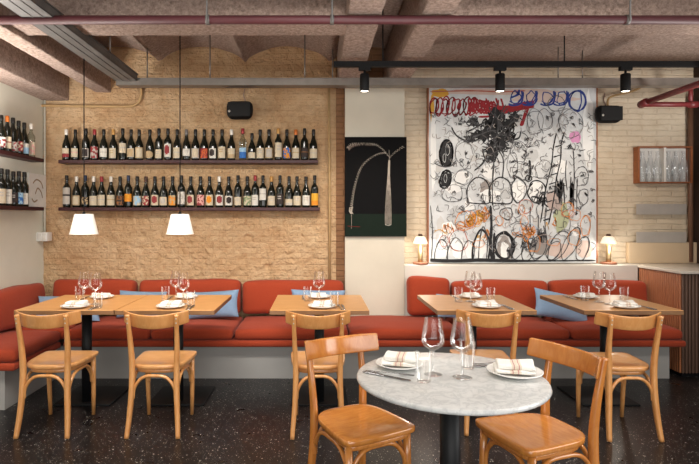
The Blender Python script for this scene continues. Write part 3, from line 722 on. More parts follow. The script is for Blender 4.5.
# grey outlined faces
for (cx, cy, rx, ry) in ((464, 154, 9, 13), (463, 177, 9, 8), (452, 193, 11, 8), (518, 152, 8, 10), (521, 170, 8, 9), (543, 170, 8, 9), (545, 120, 7, 10), (556, 104, 8, 8), (534, 122, 8, 12), (520, 140, 7, 7), (570, 124, 12, 14), (512, 165, 5, 12), (581, 176, 7, 9), (583, 196, 5, 8)):
    loop(cx, cy, rx, ry, .45, 11, 1.6, .16)
for (x0, x1) in ((467, 489), (489, 511)):
    st([(x0, 202), (x0, 188), (x0+5, 180), (x0+11, 177), (x1-4, 180), (x1, 188), (x1, 202), (x0+10, 203), (x0, 202)], 1.1, 1)
loop(518, 190, 7.5, 12, 1.0, 1, 1.2); loop(536, 192, 9, 11, 1.1, 1, 1.3); scrib(536, 198, 6, 4, .9, 11, 12); loop(506, 213, 6, 6, .9, 1, 1.1)
st([(512, 175), (520, 178), (526, 186)], 1.0, 1); st([(529, 160), (530, 172), (528, 180)], 1.5, 1); loop(528, 178, 3, 3, .9, 1, 2)
# ladder
st([(556, 133), (553, 147), (551, 165), (546, 185), (543, 203), (540, 222)], 1.1, 1)
st([(564, 132), (561, 143), (560, 160), (556, 178), (553, 200), (548, 224)], 1.1, 1)
for v in (146, 156, 165, 174, 183, 192, 201, 210, 219): st([(556.5-.16*(v-133), v+1), (563.5-.17*(v-133), v-1)], 1.1, 1)
scrib(543, 200, 6, 8, 1.0, 1, 16); scrib(560, 190, 8, 12, .8, 11, 30, PI/2); scrib(571, 192, 4, 13, 1.1, 1, 18, PI/2)
for x, a, c in ((566, 160, 190), (573, 150, 205), (577, 178, 212), (530, 206, 232), (545, 208, 240), (543, 225, 240), (538, 214, 235)): st([(x, a), (x+rs.uniform(-1.5, 1.5), (a+c)/2), (x+rs.uniform(-1, 2), c)], .9, 1)
# orange clouds
for (cx, cy, rx, ry, n) in ((478, 217, 9, 8, 22), (470, 222, 8, 6, 12), (485, 212, 6, 6, 12), (447, 228, 7, 5, 8), (528, 231, 9, 6, 12), (486, 234, 3, 5, 7), (553, 222, 3, 6, 5)):
    scrib(cx, cy, rx, ry, .5, 4, n+6); scrib(cx-6, cy+3, rx, ry*.8, .4, rs.choice([4, 9]), n)
loop(465, 220, 10, 10, .5, 4, 1.5); loop(585, 225, 5, 10, .5, 4, 1.5); loop(458, 240, 9, 10, .45, 13, 1.4); loop(528, 230, 8, 8, .5, 14, 1.3); loop(470, 218, 6, 9, .4, 14, 1.5)
# bottom arches and ellipses
for (x0, x1, top, w) in ((434, 447, 239, .8), (447, 462, 237, .8), (461, 474, 240, .9), (472, 489, 229, 1.3), (478, 487, 226, .9)):
    st([(x0, 259), (x0+1, (top+259)/2), ((x0+x1)/2, top), (x1, (top+259)/2-4), (x1-1, 258)], w, 1)
st([(490, 205), (491, 225), (490, 245), (492, 260)], 2.0, 1); st([(494, 232), (493, 250), (494, 260)], 1.6, 1)
for i in range(4): loop(503.5, 245, 10.5-.7*i, 14-.5*i, 1.1, 1, 1.1, .06)
for (cx, cy, rx, ry, t) in ((517, 246, 6, 12, .3), (528, 249, 6, 12, .4), (538, 246, 8, 13, .35), (558, 245, 8, 17, .5), (570, 243, 6, 18, .45), (582, 248, 6, 12, .3), (553, 250, 6, 10, .5)):
    loop(cx, cy, rx, ry, .75, 1, 1.4, .08, None, t)
scrib(528, 243, 8, 8, .9, 11, 18); scrib(541, 236, 5, 7, 1.0, 11, 14); scrib(512, 252, 6, 6, .9, 11, 14)
for i in range(4): st([(429.5, 258+i*.8), (450, 259+i*.7), (480, 258+i*.8), (510, 259+i*.6), (550, 260), (595, 259.5)], 1.1, 1)
st([(430, 205), (432, 230), (431, 258)], .9, 1)
# fine loose marks everywhere
for k in range(420):
    x, y = rs.uniform(431, 593), rs.uniform(112, 250); a = rs.uniform(0, 6.28); L = rs.uniform(2, 6)
    st([(x, y), (x+L*math.cos(a), y+L*math.sin(a)), (x+L*1.5*math.cos(a+.9), y+L*1.5*math.sin(a+.9))], rs.uniform(.25, .6), rs.choice([1, 11, 11, 11, 7, 7]), 3)
for k in range(80):
    x, y = rs.uniform(450, 592), rs.uniform(112, 215); scrib(x, y, rs.uniform(1.5, 4), rs.uniform(1.5, 4), .5, rs.choice([1, 11]), 7)
for k in range(24):
    x, y = rs.uniform(432, 590), rs.uniform(205, 245); loop(x, y, rs.uniform(2, 7), rs.uniform(3, 9), .35, rs.choice([4, 13, 11, 11, 8]), 1.3)
b.build('canvas', pm, pt)
b = MB(); e = .012
b.box(BX0-e, BX0, -.006, .05, BZ0-.0, BZ1+e); b.box(BX1, BX1+e, -.006, .05, BZ0, BZ1+e); b.box(BX0, BX1, -.006, .05, BZ1, BZ1+e)
b.build('frame', m_frame, pt)

KX0, KX1, KZ0, KZ1 = .258, .852, 1.192, 2.149
kt = thing('black_painting', 'black and dark green painting of a feathery plant hung on the pale pier', 'painting', (0, WY-.07-.002, 0))
kcols = ['0e0e0f', '17221b', 'b3a89b', '8e7a6e', '6a2620', 'cfc8bc']
km = [flat('dark_paint_%s' % c, c, .8, 0, .12, .08, 9) for c in kcols]
b = MB(); b.box(KX0, KX1, -.03, 0, KZ0, KZ1)
ksx = (KX1-KX0)/62.0; ksz = (KZ1-KZ0)/99.5; layer[0] = 0
fnb = lambda u, v, o: (KX0+(u-344.5)*ksx, -.0305-o, KZ1-(v-137)*ksz)
def stk(pts, w, mi, n=6):
    layer[0] += 1
    ribbon(b, [Vector((q.x, q.y)) for q in smooth_path([(a, c, 0) for a, c in pts], n)], w*.45, mi, fnb, .0004+layer[0]*.00001)
b.add([fnb(344.8, 214, .0002), fnb(344.8, 236.2, .0002), fnb(406.2, 236.2, .0002), fnb(406.2, 214, .0002)], [(0, 1, 2, 3)], 1, False)
rk = random.Random(4)
def feather(path, w0, w1, n, mi=2):
    pp = smooth_path([(a, c, 0) for a, c in path], 12); m = len(pp)
    for k in range(n):
        i = min(m-2, int(k/n*m)); p = pp[i]; t = (pp[i+1]-pp[i]).normalized(); s = Vector((-t.y, t.x, 0)); w = w0+(w1-w0)*k/n
        sg = 1 if k % 2 else -1
        stk([(p.x-s.x*w*sg, p.y-s.y*w*sg), (p.x+t.x*.7, p.y+t.y*.7), (p.x+s.x*w*sg+t.x*1.3, p.y+s.y*w*sg+t.y*1.3)], .45, mi, 3)
feather([(347.5, 149), (351, 145), (358, 144), (368, 144), (376, 145), (383, 150), (388, 156)], 2.0, .6, 44)
feather([(347.5, 149), (352, 146), (360, 144.5), (372, 145)], 2.0, 1.2, 22, 3)
feather([(386, 153), (378, 154), (369, 159), (362, 166), (358, 174), (355, 184), (353, 193), (351.5, 203), (351, 210)], .8, 1.5, 64)
feather([(389, 158), (393, 154), (398, 150), (403, 147)], .7, 1.4, 14)
for i in range(9): loopx = [(351+.5*i-2, 207), (350+rk.uniform(-1.5, 1.5), 211), (352+rk.uniform(-1.5, 1.5), 214)]; stk(loopx, .5, 2)
stk([(351, 214), (351.2, 222), (351, 229)], .35, 2); stk([(347, 226), (353, 226.5), (360, 226.8)], .8, 4)
for i in range(8):
    w = -3+6*i/7; stk([(389+w*.25, 160), (388.5+w*.4, 178), (388.2+w*.75, 195), (388.0+w, 212), (388+w, 224.5)], .45, 2)
stk([(384.8, 224.5), (388, 225.3), (391.2, 224.5)], .6, 5); stk([(388.8, 150), (389, 156), (389, 162)], .5, 2)
b.build('canvas', km, kt)

# ------------------------------------------------------------------ counter and things in the far corner
ct = thing('service_counter', 'slatted wooden service counter with pale stone top in the right corner', 'counter', (3.12, 4.47, 0))
b = MB(); b.box(.012, XR-3.12-.002, .012, .585, .04, .885); b.build('carcass', m_slat_shade, ct)
b = MB()
for i in range(20): b.rbox((.004, .02+i*.029, .46), (.016, .020, .85), .004, (1, 1, 1), 0, None, True, 1)
b.build('side_slats', m_slat, ct)
b = MB()
for i in range(22): b.rbox((.02+i*.029, .004, .46), (.020, .016, .85), .004, (1, 1, 1), 0, None, True, 1)
b.build('front_slats', m_slat_shade, ct)
b = MB(); b.rbox((.325, .375, .903), (.68, .79, .028), .005, (1, 1, 1)); b.build('counter_top', m_top, ct)
b = MB(); b.box(.02, .55, .02, .56, 0, .04); b.build('plinth', m_black, ct)
b = MB(); b.rbox((3.445, WY2-.03, .918+.104), (.68, .058, .208), .006, (1, 1, 1)); tag(b.build('splash_panel', m_panel), 'beige splash panel standing on the counter against the wall', 'panel')
for z0, lab in ((H0-.245, 'lower brushed steel wall shelf just above the splash panel'), (H0+.035, 'upper brushed steel wall shelf under the wooden box')):
    t = thing('steel_shelf', lab, 'shelf', (3.425, WY2, z0), 0, 'brushed steel wall shelves')
    b = MB(); b.box(-.25, .25, -.064, -.060, -.0, .105); b.build('front_lip', m_steel, t)
    b = MB(); b.box(-.25, .25, -.060, -.001, 0, .004); b.build('shelf_plate', m_steel, t)
t = thing('wall_box', 'shallow wooden wall box with white back holding clear glassware', 'wall box', (3.452, WY2, H0+.347))
b = MB(); b.box(-.27, -.255, -.085, -.001, 0, .365); b.box(.255, .27, -.085, -.001, 0, .365); b.box(-.255, .255, -.085, -.001, 0, .012); b.box(-.255, .255, -.085, -.001, .353, .365); b.build('frame', m_frame, t)
b = MB(); b.box(-.255, .255, -.008, -.001, .012, .353); b.build('back_panel', m_white, t)
b = MB(); b.box(-.012, .012, -.08, -.008, .012, .353); b.build('divider', m_white, t)
def carafe(b):
    b.lathe([(0, 0), (.033, 0), (.036, .01), (.036, .12), (.030, .19), (.018, .24), (.016, .29), (.021, .31)], n=18, cap=False)
for x, lab in ((-.205, 'clear glass carafe at the left end of the wooden wall box'), (-.13, 'second clear glass carafe from the left in the wooden wall box'), (-.055, 'clear glass carafe just left of the divider in the wooden wall box'), (.055, 'clear glass carafe just right of the divider in the wooden wall box'), (.13, 'second clear glass carafe from the right in the wooden wall box'), (.205, 'clear glass carafe at the right end of the wooden wall box')):
    b = MB(); carafe(b); o = b.build('carafe', m_plastic, None, (3.452+x, WY2-.047, H0+.36)); tag(o, lab, 'carafe', 'clear carafes in the wall box')

# ledge lamps
m_lampshade = NT('lit_lamp_shade'); _b = m_lampshade.bsdf(lin('fbf3e4'), .5); _b.inputs['Emission Color'].default_value = lin('ffe9c8'); _b.inputs['Emission Strength'].default_value = .6; m_lampshade = m_lampshade.m
for px, lab in ((420.3, 'small lit table lamp on the ledge beside the pier'), (608.5, 'small lit table lamp on the ledge right of the big painting')):
    y = 5.13 if px > 500 else 5.12; x = (px-CX)*y/F
    t = thing('table_lamp', lab, 'table lamp', (x, y, .914), 0, 'lit lamps on the ledge')
    b = MB(); b.lathe([(0, 0), (.072, 0), (.074, .004), (.074, .018), (.07, .022), (0, .022)], n=28); b.build('lamp_base', m_copper, t)
    b = MB(); b.lathe([(.026, .02), (.024, .06), (.024, .21), (.016, .225), (0, .226)], n=16); b.build('stem', m_brass, t)
    b = MB(); b.lathe([(.072, .205), (.070, .215), (.052, .262), (.035, .275), (0, .278)], n=28, cap=False); b.build('lamp_shade', m_lampshade, t)
    b = MB(); b.lathe([(0, .275), (.022, .276), (.022, .292), (.014, .30), (0, .30)], n=16); b.build('finial', flat('dark_finial', '4a2f22', .4), t)
    l = bpy.data.lights.new('lamp_bulb', 'POINT'); l.energy = LEDGE_POWER; l.color = (1, .92, .80); l.shadow_soft_size = .05
    lo = bpy.data.objects.new('lamp_bulb', l); COL.objects.link(lo); lo.parent = t; lo.location = (0, -.07, .16)

# ------------------------------------------------------------------ banquette
bq = thing('banquette_base', 'pale grey banquette base with red seat board running round the corner', 'bench')
b = MB(); b.box(-2.235, 3.0, 4.44, WY-.075, 0, .285); b.box(XL+.002, -2.235, 3.71, WY-.075, 0, .285); b.build('plinth', m_base, bq)
b = MB(); b.rbox(((-2.135+3.085)/2, (4.345+5.02)/2, .315), (5.22, .675, .055), .02, (20, 3, 1)); b.build('seat_board', m_red, bq)
b = MB(); b.rbox(((XL-2.135)/2, (3.655+4.34)/2, .315), (XL*-1-2.135-.006, .68, .055), .02, (3, 8, 1)); b.build('seat_board', m_red, bq)
def cushion_fn(hx, hy, hz, puff, seed, wr=.006):
    def fn(p):
        e = max(0, 1-(p.x/hx)**2)*max(0, 1-(p.y/hy)**2)
        q = Vector(p); q.z += (puff if p.z > 0 else 0)*e**.6
        nz = noise.noise((p.x*5+seed, p.y*5, p.z*5))
        if p.z > 0: q += Vector((0, nz*wr*.6, nz*wr))
        return q
    return fn
SEATS = [(-2.12, -1.42, 'red seat cushion behind the corner table'), (-1.41, -.715, 'red seat cushion behind the second table from the left'), (-.705, .255, 'red seat cushion behind the single table by the pier'),
         (.265, 1.20, 'red seat cushion in front of the pale pier'), (1.21, 2.12, 'red seat cushion behind the table in front of the big painting'), (2.13, 3.07, 'red seat cushion at the counter end of the bench')]
for i, (x0, x1, lab) in enumerate(SEATS):
    b = MB(); hx, hy, hz = (x1-x0)/2, .325, .0425
    b.rbox(((x0+x1)/2, 4.355+hy, .387), (2*hx, 2*hy, .085), .035, (14, 10, 2), 0, cushion_fn(hx, hy, hz, .022, i*3.1), True, 3)
    tag(b.build('seat_cushion', m_red), lab, 'cushion', 'red seat cushions of the banquette')
b = MB(); b.rbox(((XL-2.13)/2, (3.665+4.345)/2, .387), (abs(XL)-2.13-.012, .675, .085), .035, (8, 12, 2), 0, cushion_fn(.27, .35, .0425, .022, 40), True, 3)
tag(b.build('seat_cushion', m_red), 'red seat cushion along the cream side wall', 'cushion', 'red seat cushions of the banquette')
b = MB(); b.rbox(((XL-2.13)/2, (4.35+4.80)/2, .387), (abs(XL)-2.13-.012, .44, .085), .035, (8, 12, 2), 0, cushion_fn(.27, .22, .0425, .018, 43), True, 3)
tag(b.build('seat_cushion', m_red), 'red seat cushion filling the bench corner', 'cushion', 'red seat cushions of the banquette')
def back_cushion(w, h, t, seed, loc, rz, lab):
    def fn(p):
        e = max(0, 1-(p.x/(w/2))**2)*max(0, 1-(p.z/(h/2))**2); q = Vector(p)
        q.y += (-.035 if p.y < 0 else .004)*e**.5
        nz = noise.noise((p.x*4+seed, p.y*4, p.z*4))*.012
        q.y += nz; q.z += nz*.8
        if p.z > 0: q.z += -.012*(p.x/(w/2))**4+.008*noise.noise((p.x*3+seed, 0, 0))
        return q
    b = MB(); b.rbox((0, 0, 0), (w, t, h), .05, (14, 3, 8), 0, fn, True, 4)
    return tag(b.build('back_cushion', m_red, None, loc, (-.10, 0, rz)), lab, 'cushion', 'red back cushions of the banquette')
bc = [(-2.52, -1.735, .335, 'red back cushion in the left corner of the brick wall'), (-1.70, -.735, .335, 'red back cushion on the brick wall behind the two joined tables'), (-.72, .245, .325, 'red back cushion on the brick wall next to the pier')]
for i, (x0, x1, h, lab) in enumerate(bc): back_cushion(x1-x0, h, .14, i*7.7, ((x0+x1)/2, 4.975, .453+h/2), 0, lab)
bc = [(.845, 1.245, .36, 'short tall red back cushion in the angle beside the pier'), (1.262, 2.17, .33, 'red back cushion below the big painting'), (2.19, 3.10, .33, 'red back cushion at the counter end below the right lamp')]
for i, (x0, x1, h, lab) in enumerate(bc): back_cushion(x1-x0, h, .14, 30+i*7.7, ((x0+x1)/2, 4.935, .453+h/2), 0, lab)
back_cushion(1.20, .335, .13, 71, (XL+.095, 4.25, .445+.17), PI/2, 'red back cushion against the cream side wall')

def pillow(w, h, t, loc, rot, lab, seed):
    b = MB(); n, m = 20, 14; v = []; f = []
    for side in (1, -1):
        for j in range(m+1):
            for i in range(n+1):
                u, q = 2*i/n-1, 2*j/m-1
                edge = (1-abs(u)**2.6)*(1-abs(q)**2.6)
                k = 1-.055*(1-abs(u)**2)*abs(q)**3; k2 = 1-.07*(1-abs(q)**2)*abs(u)**3
                th = t*.5*max(0, edge)**.55+.002
                wr = .006*noise.noise((u*3+seed, q*3, side))*edge
                v.append((u*w/2*k2, side*(th+wr), q*h/2*k))
    o = (n+1)*(m+1)
    for j in range(m):
        for i in range(n):
            a = j*(n+1)+i; f.append((a, a+1, a+n+2, a+n+1)); f.append((o+a, o+a+n+1, o+a+n+2, o+a+1))
    per = [i for i in range(n+1)]+[(j+1)*(n+1)-1 for j in range(1, m+1)]+[m*(n+1)+i for i in range(n-1, -1, -1)]+[j*(n+1) for j in range(m-1, 0, -1)]
    for k in range(len(per)):
        a, c = per[k], per[(k+1) % len(per)]; f.append((a, o+a, o+c, c))
    b.add(v, f)
    return tag(b.build('throw_pillow', m_blue, None, loc, rot), lab, 'pillow', 'blue throw pillows on the banquette')
pillow(.52, .28, .11, (-2.21, 4.62, .565), (-.95, .12, .45), 'blue pillow lying in the bench corner behind the corner table', 1)
pillow(.44, .25, .11, (-1.62, 4.78, .575), (-.30, .03, 0), 'blue pillow propped behind the joint of the two left tables', 2)
pillow(.50, .25, .12, (-.97, 4.75, .580), (-.32, -.06, -.05), 'blue pillow right of the second table from the left', 3)
pillow(.50, .26, .11, (.0, 4.77, .582), (-.30, .02, 0), 'blue pillow mostly hidden behind the single table by the pier', 4)
pillow(.46, .22, .11, (1.30, 4.70, .562), (-.55, .10, .05), 'blue pillow behind the table in front of the big painting', 5)
pillow(.52, .25, .12, (2.20, 4.70, .572), (-.36, .20, .08), 'blue pillow at the left side of the last table', 6)

# ------------------------------------------------------------------ tables
TY, TD, TW, TH = 3.875, .71, .68, .745
proto = thing('bistro_table', '', 'table', (0, 0, 0), 0, 'square oak tables along the banquette')
b = MB(); b.rbox((0, 0, TH-.016), (TW-.004, TD, .032), .003, (1, 1, 1), lambda p: 0 if p.z > .014 else 1, None, False, 1); b.build('tabletop', [m_table, m_tedge], proto)
b = MB(); b.lathe([(.036, .012), (.036, TH-.04)], n=20); b.build('column', m_blackcol, proto)
b = MB(); b.rbox((0, .12, .006), (.42, .42, .012), .004, (1, 1, 1)); b.build('base_plate', m_blackcol, proto)
b = MB(); b.box(-.16, .16, -.16, .16, TH-.04, TH-.032); b.build('top_plate', m_blackcol, proto)
used = [False]
TX = [-1.722, -1.04, .01, 1.145, 2.14]
TL = ['square oak table in the left corner', 'square oak table joined to the right side of the corner table', 'square oak table standing alone in front of the pier', 'square oak table in front of the big painting', 'square oak table beside the slatted counter']
for x, lab in zip(TX, TL): place(proto, used, (x, TY, 0), 0, lab)
RT = Vector((.522, 2.055, 0)); RR = .369
t = thing('round_table', 'round grey marble cafe table on a black pedestal', 'table', RT)
b = MB(); b.lathe([(0, TH-.022), (RR-.012, TH-.022), (RR-.004, TH-.018), (RR, TH-.011), (RR-.003, TH-.003), (RR-.008, TH), (RR*.6, TH), (0, TH)], n=72); b.build('tabletop', m_marble, t)
b = MB(); b.lathe([(.04, .015), (.04, TH-.03)], n=24); b.build('column', m_blackcol, t)
b = MB(); b.lathe([(0, 0), (.24, 0), (.24, .010), (.05, .016), (0, .016)], n=40); b.build('base_plate', m_blackcol, t)
b = MB(); b.lathe([(0, TH-.03), (.12, TH-.03), (.12, TH-.022), (0, TH-.022)], n=30); b.build('top_plate', m_blackcol, t)

# ------------------------------------------------------------------ chairs (facing +Y, back rest at -Y)
def make_chair(mat, mseat, label, group):
    t = thing('bentwood_chair', label, 'chair', (0, 0, 0), 0, group)
    # seat
    b = MB(); N = 56
    def outline(k, sc, inset=0):
        a = 2*PI*k/N; c, s = math.cos(a), math.sin(a)
        e = 3.4 if s < 0 else 3.4+6*min(1, s*2.0)
        u = math.copysign(abs(c)**(2/e), c); w = math.copysign(abs(s)**(2/e), s)
        y = .005+(.185+.008*(1-u*u))*w if w > 0 else .005+.190*w; hw = .164+.028*(w+1)/2
        x = hw*u
        return (x*sc*(1-inset/.19), .005+(y-.005)*sc*(1-inset/.19))
    rings = [(0, .0, .413), (1, .03, .413), (1, .003, .414), (1, 0, .417), (1, 0, .436), (1, .002, .4385), (1, .006, .440), (.82, 0, .4395), (.62, 0, .4355), (.35, 0, .433), (0, 0, .432)]
    v = []; f = []
    for sc, ins, z in rings:
        for k in range(N):
            x, y = outline(k, sc, ins); v.append((x, y, z))
    for i in range(len(rings)-1):
        for k in range(N): f.append((i*N+k, i*N+(k+1) % N, (i+1)*N+(k+1) % N, (i+1)*N+k))
    b.add(v, f); b.build('seat', mseat, t)
    b = MB(); rg = [(1, .030, .386), (1, .024, .386), (1, .022, .389), (1, .022, .4135), (1, .038, .4135), (1, .038, .386)]; v = []; f = []
    for sc, ins, z in rg:
        for k in range(N): x, y = outline(k, sc, ins); v.append((x, y, z))
    for i in range(len(rg)-1):
        for k in range(N): f.append((i*N+k, i*N+(k+1) % N, (i+1)*N+(k+1) % N, (i+1)*N+k))
    b.add(v, f); b.build('apron', mat, t)
    for s in (-1, 1):
        b = MB(); pts = smooth_path([(s*.160, -.235, 0), (s*.151, -.212, .12), (s*.142, -.196, .27), (s*.140, -.190, .42), (s*.145, -.200, .56), (s*.149, -.224, .69), (s*.152, -.240, .770)], 5)
        n = len(pts); rad = [((.0135+.004*math.sin(PI*min(1, i/n*1.3))), (.0155+.006*math.sin(PI*min(1, i/n*1.25)))) for i in range(n)]
        b.sweep(pts, rad, 14, 0, (0, 1, 0), 2.8); b.build('leg', mat, t)
        b = MB(); pts = [(s*.150, .166, 0), (s*.153, .160, .15), (s*.155, .152, .28), (s*.155, .146, .405)]
        b.sweep(pts, [.0125, .0150, .0165, .0175], 14); b.build('leg', mat, t)
    # curved top rail: its ends come forward
    w = .412
    def bend(p):
        q = Vector(p); k = (p.x/(w/2))
        q.y += -.098*(1-k*k); q.z += -.020*(1-k*k); q.y += -p.z*.22; q.z *= 1-.06*k**4
        return q
    b = MB(); b.rbox((0, -.150, .744), (w, .017, .088), .007, (22, 1, 4), 0, bend, True, 3); b.build('backrest', mat, t)
    for s in (-1, 1):
        for z in (.722, .75):
            b = MB(); b.lathe([(0, 0), (.0045, 0), (.0045, .002), (0, .0025)], (s*.151, -.2510+(.75-z)*.2, z-.004), 10, 0, True, 'y'); b.build('screw', m_steel, t)
    # bent braces under the seat, one per side
    def brace(p, q, zleg, ztop):
        p, q = Vector(p), Vector(q); d = q-p
        pts = [p+d*.03+Vector((0, 0, zleg)), p+d*.05+Vector((0, 0, zleg+.06)), p+d*.16+Vector((0, 0, ztop-.025)), p+d*.30+Vector((0, 0, ztop)), p+d*.5+Vector((0, 0, ztop+.004)),
               p+d*.70+Vector((0, 0, ztop)), p+d*.84+Vector((0, 0, ztop-.025)), p+d*.95+Vector((0, 0, zleg+.06)), p+d*.97+Vector((0, 0, zleg))]
        b = MB(); b.sweep(smooth_path(pts, 5), (.0105), 10, 0, (0, 0.3, 1)); b.build('brace', mat, t)
    brace((-.141, -.192, 0), (.141, -.192, 0), .235, .372)
    brace((-.153, .148, 0), (.153, .148, 0), .235, .372)
    for s in (-1, 1): brace((s*.142, -.192, 0), (s*.153, .150, 0), .235, .372)
    return t
cp = make_chair(m_chair, m_seat, '', 'honey bentwood chairs along the banquette tables'); used = [False]
for x, y, rz, lab in [(-1.717, 3.465, 0, 'honey bentwood chair at the left corner table'), (-1.03, 3.465, .0, 'honey bentwood chair at the second table from the left'),
                      (.0, 3.455, 0, 'honey bentwood chair at the single table by the pier, partly behind an amber chair'), (1.105, 3.50, -.05, 'honey bentwood chair behind the marble table, in front of the big painting'),
                      (1.945, 3.42, 0, 'honey bentwood chair at the table beside the counter')]:
    place(cp, used, (x, y, 0), rz, lab)
cp = make_chair(m_chair2, m_seat2, '', 'amber bentwood chairs at the round marble table'); used = [False]
place(cp, used, (.195, 2.405, 0), PI+.50, 'amber bentwood chair left of the round marble table')
place(cp, used, (.955, 2.30, 0), PI/2+.33, 'amber bentwood chair right of the round marble table')

# ------------------------------------------------------------------ tableware
def make_plate(r):
    b = MB(); b.lathe([(0, .003), (r*.55, .003), (r*.58, 0), (r*.62, .002), (r*.75, .006), (r, .016), (r, .019), (r*.97, .019), (r*.72, .010), (r*.6, .0065), (0, .0065)], n=40)
    return b.build('dinner_plate', m_porc)
def make_napkin(w, d):
    t = thing('folded_napkin', '', 'napkin')
    def mi(p):
        if -.018 < p.x < .018: return 1 if abs(abs(p.x)-.009) < .0022 else 2
        return 0
    def fn(k):
        def g(p):
            q = Vector(p); n = noise.noise((p.x*16+k*5, p.y*16, p.z*10)); q.z += n*.006*(1 if p.z > 0 else 0); q.x += noise.noise((p.y*20, k, 3))*.003
            q.z += .010*math.exp(-((p.y-.02)/.03)**2) if p.z > 0 else 0
            return q
        return g
    b = MB()
    b.rbox((0, 0, .007), (w, d, .012), .005, (34, 12, 1), mi, fn(1), True, 2)
    b.rbox((.004, .006, .019), (w*.95, d*.88, .013), .0055, (34, 12, 1), mi, fn(2), True, 2)
    b.build('cloth', [m_linen, m_napred, m_naptan], t); return t
WINE = [(0, .0005), (.036, .0005), (.037, .002), (.02, .006), (.006, .011), (.0035, .02), (.0035, .085), (.006, .097), (.021, .1035), (.0355, .1145), (.0440, .128), (.0460, .138), (.0445, .155), (.038, .192), (.0325, .226)]
def make_wine():
    t = thing('wine_glass', '', 'wine glass')
    b = MB(); b.lathe(WINE[7:], n=30, cap=False); b.build('bowl', m_glass, t)
    b = MB(); b.lathe([(0, .009)]+[(r*1.15, z) for r, z in WINE[4:8]]+[(0, .097)], n=14, cap=False); b.build('stem', m_glass2, t)
    b = MB(); b.lathe([(0, .0005), (.036, .0005), (.037, .0015), (.036, .0028), (.02, .0055), (.006, .009), (0, .0095)], n=28, cap=False); b.build('foot', m_glass2, t); return t
def make_tumbler():
    b = MB(); b.lathe([(0, .001), (.026, .001), (.0275, .005), (.033, .108)], n=28, cap=False)
    return b.build('water_glass', m_glass)
def make_fork():
    b = MB(); b.sweep(smooth_path([(0, -.10, .003), (0, -.05, .004), (0, 0, .006), (0, .04, .008)], 4), [(.0055-.003*min(1, i/9), .0014) for i in range(13)], 8, 0, (0, 0, 1))
    b.rbox((0, .052, .007), (.019, .026, .002), .001, (2, 2, 1))
    for k in range(4): b.box(-.0095+k*.0056, -.0072+k*.0056, .06, .10, .006, .0078)
    return b.build('fork', m_cut)
def make_knife():
    b = MB(); b.rbox((0, -.055, .004), (.013, .10, .006), .003, (1, 4, 1)); 
    v = [(-.008, -.005, .003), (.008, -.005, .003), (.009, .07, .003), (.002, .105, .003), (-.008, .10, .003), (-.008, -.005, .005), (.008, -.005, .0045), (.009, .07, .004), (.002, .105, .004), (-.008, .10, .005)]
    b.add(v, [(4, 3, 2, 1, 0), (5, 6, 7, 8, 9), (0, 1, 6, 5), (1, 2, 7, 6), (2, 3, 8, 7), (3, 4, 9, 8), (4, 0, 5, 9)], 0, False)
    return b.build('table_knife', m_cut)
pl = tag(make_plate(.098), '', 'plate', 'white dinner plates'); nk = make_napkin(.134, .096); nk['group'] = 'folded linen napkins'
wg = make_wine(); wg['group'] = 'stemmed wine glasses'; tm = tag(make_tumbler(), '', 'water glass', 'plain water glasses')
fk = tag(make_fork(), '', 'fork', 'steel forks'); kn = tag(make_knife(), '', 'knife', 'steel table knives')
U = {id(o): [False] for o in (pl, nk, wg, tm, fk, kn)}
def put(o, loc, rz, lab, sc=None): return place(o, U[id(o)], loc, rz, lab, sc)
T = TH+.0005
def setting(px0, px1, py, where, rz=0.0, sc=1.0, nrz=0.0):
    p = AT((px0+px1)/2, py, T); p.z = T
    put(pl, p, rz, 'white plate with folded napkin, '+where, (sc, sc, sc))
    put(nk, p+Vector((0, .0, .0115*sc)), nrz, 'folded white napkin on the plate, '+where, (sc, sc, sc))
    return p
def glassp(o, px0, px1, base, lab, sc=None):
    p = AT((px0+px1)/2, base, T); p.z = T; return put(o, p, random.uniform(0, 3), lab, sc)
def cut(o, p, rz, lab): return put(o, (p[0], p[1], T), rz, lab)
names = ['the left corner table', 'the second table from the left', 'the single table by the pier', 'the table before the big painting', 'the table beside the counter']
LAY = [  # front plate, back plate, glasses
 dict(f=(60, 91, 307.5), b=(89, 115, 298), t=[(76, 83, 301), (94, 102, 308)], w=[(80, 89, 302), (90, 101, 304)]),
 dict(f=(156, 185, 307.5), b=(174, 199, 298), t=[(161.0, 169.9, 301), (186, 195.7, 306.5)], w=[(171, 181, 300.5), (178, 188.5, 304)]),
 dict(f=(308, 336, 307.5), b=(308, 330, 297.8), t=[(303, 312, 301), (330, 338.6, 308)], w=[(312.5, 325.6, 301.5)]),
 dict(f=(472, 501, 307.3), b=(457, 484, 297.5), t=[(454, 463, 302), (486, 495.5, 302.5)], w=[(465, 476, 301.5), (471, 481, 304.5)]),
 dict(f=(608, 642, 307.5), b=(573, 598, 297.8), t=[(580, 590, 300.5), (618.5, 629.7, 302)], w=[(592.7, 605.6, 302), (604, 615, 304.3)])]
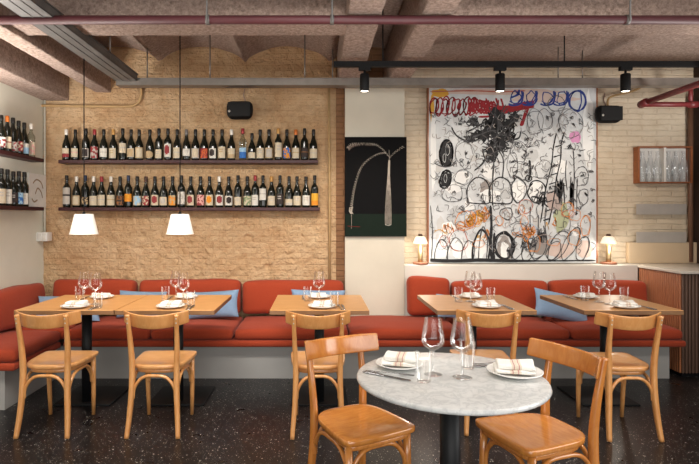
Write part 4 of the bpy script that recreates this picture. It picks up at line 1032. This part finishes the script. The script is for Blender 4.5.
for L, nm in zip(LAY, names):
    q = setting(*L['f'], 'near side of '+nm, 0, 1.0, random.uniform(-.12, .12))
    cut(fk, q+Vector((.125, .0, 0)), .1, 'fork right of the near plate on '+nm); cut(kn, q+Vector((.148, .0, 0)), .03, 'knife right of the near plate on '+nm)
    q = setting(*L['b'], 'bench side of '+nm, 0, .92, PI+random.uniform(-.12, .12))
    cut(kn, q+Vector((-.125, -.01, 0)), PI+.05, 'knife beside the bench-side plate on '+nm)
    for k, g in enumerate(L['t']): glassp(tm, *g, ('water glass on the bench side of ' if k == 0 else 'water glass on the chair side of ')+nm)
    for k, g in enumerate(L['w']): glassp(wg, *g, (('wine glass, further back one on ' if k == 0 else 'wine glass, nearer one on ') if len(L['w']) > 1 else 'only wine glass on ')+nm)
# the marble table
a1 = math.radians(-32)
p = AT(399, 366.5, T); p.z = T
put(pl, p, 0, 'white plate with napkin on the left of the marble table', (1, 1, 1)); put(nk, p+Vector((.006, .003, .0115)), a1+.25, 'folded napkin with red stripes on the left plate of the marble table', (1.1, 1.1, 1.25))
p = AT(514.5, 374.5, T); p.z = T
put(pl, p, 0, 'white plate with napkin on the right of the marble table', (1.1, 1.1, 1.05)); put(nk, p+Vector((.0, .005, .012)), -.22, 'folded napkin with red stripes on the right plate of the marble table', (1.12, 1.1, 1.15))
glassp(tm, 415.5, 432, 381.5, 'water glass in front of the left plate on the marble table', (1, 1, 1.06)); glassp(tm, 460, 475, 368, 'water glass behind the right wine glass on the marble table')
glassp(wg, 421.5, 444.5, 374.5, 'left wine glass on the marble table', (1, 1, 1.0)); glassp(wg, 449.5, 475, 377.5, 'right wine glass on the marble table', (1.02, 1.02, 1.02))
def cut_px(o, a, c, lab):
    a, c = AT(a[0], a[1], T), AT(c[0], c[1], T); m = (a+c)/2; d = c-a
    put(o, (m.x, m.y, T), math.atan2(-d.x, d.y), lab)
cut_px(kn, (364, 372.5), (410, 381.5), 'knife lying left of the water glass on the marble table')
cut_px(fk, (368, 371.5), (412, 377), 'fork lying beside the left plate on the marble table')
cut_px(kn, (474, 367), (521, 366.0), 'knife lying behind the right plate on the marble table')
cut_px(fk, (476, 364.5), (515, 363.5), 'fork lying behind the right plate on the marble table')
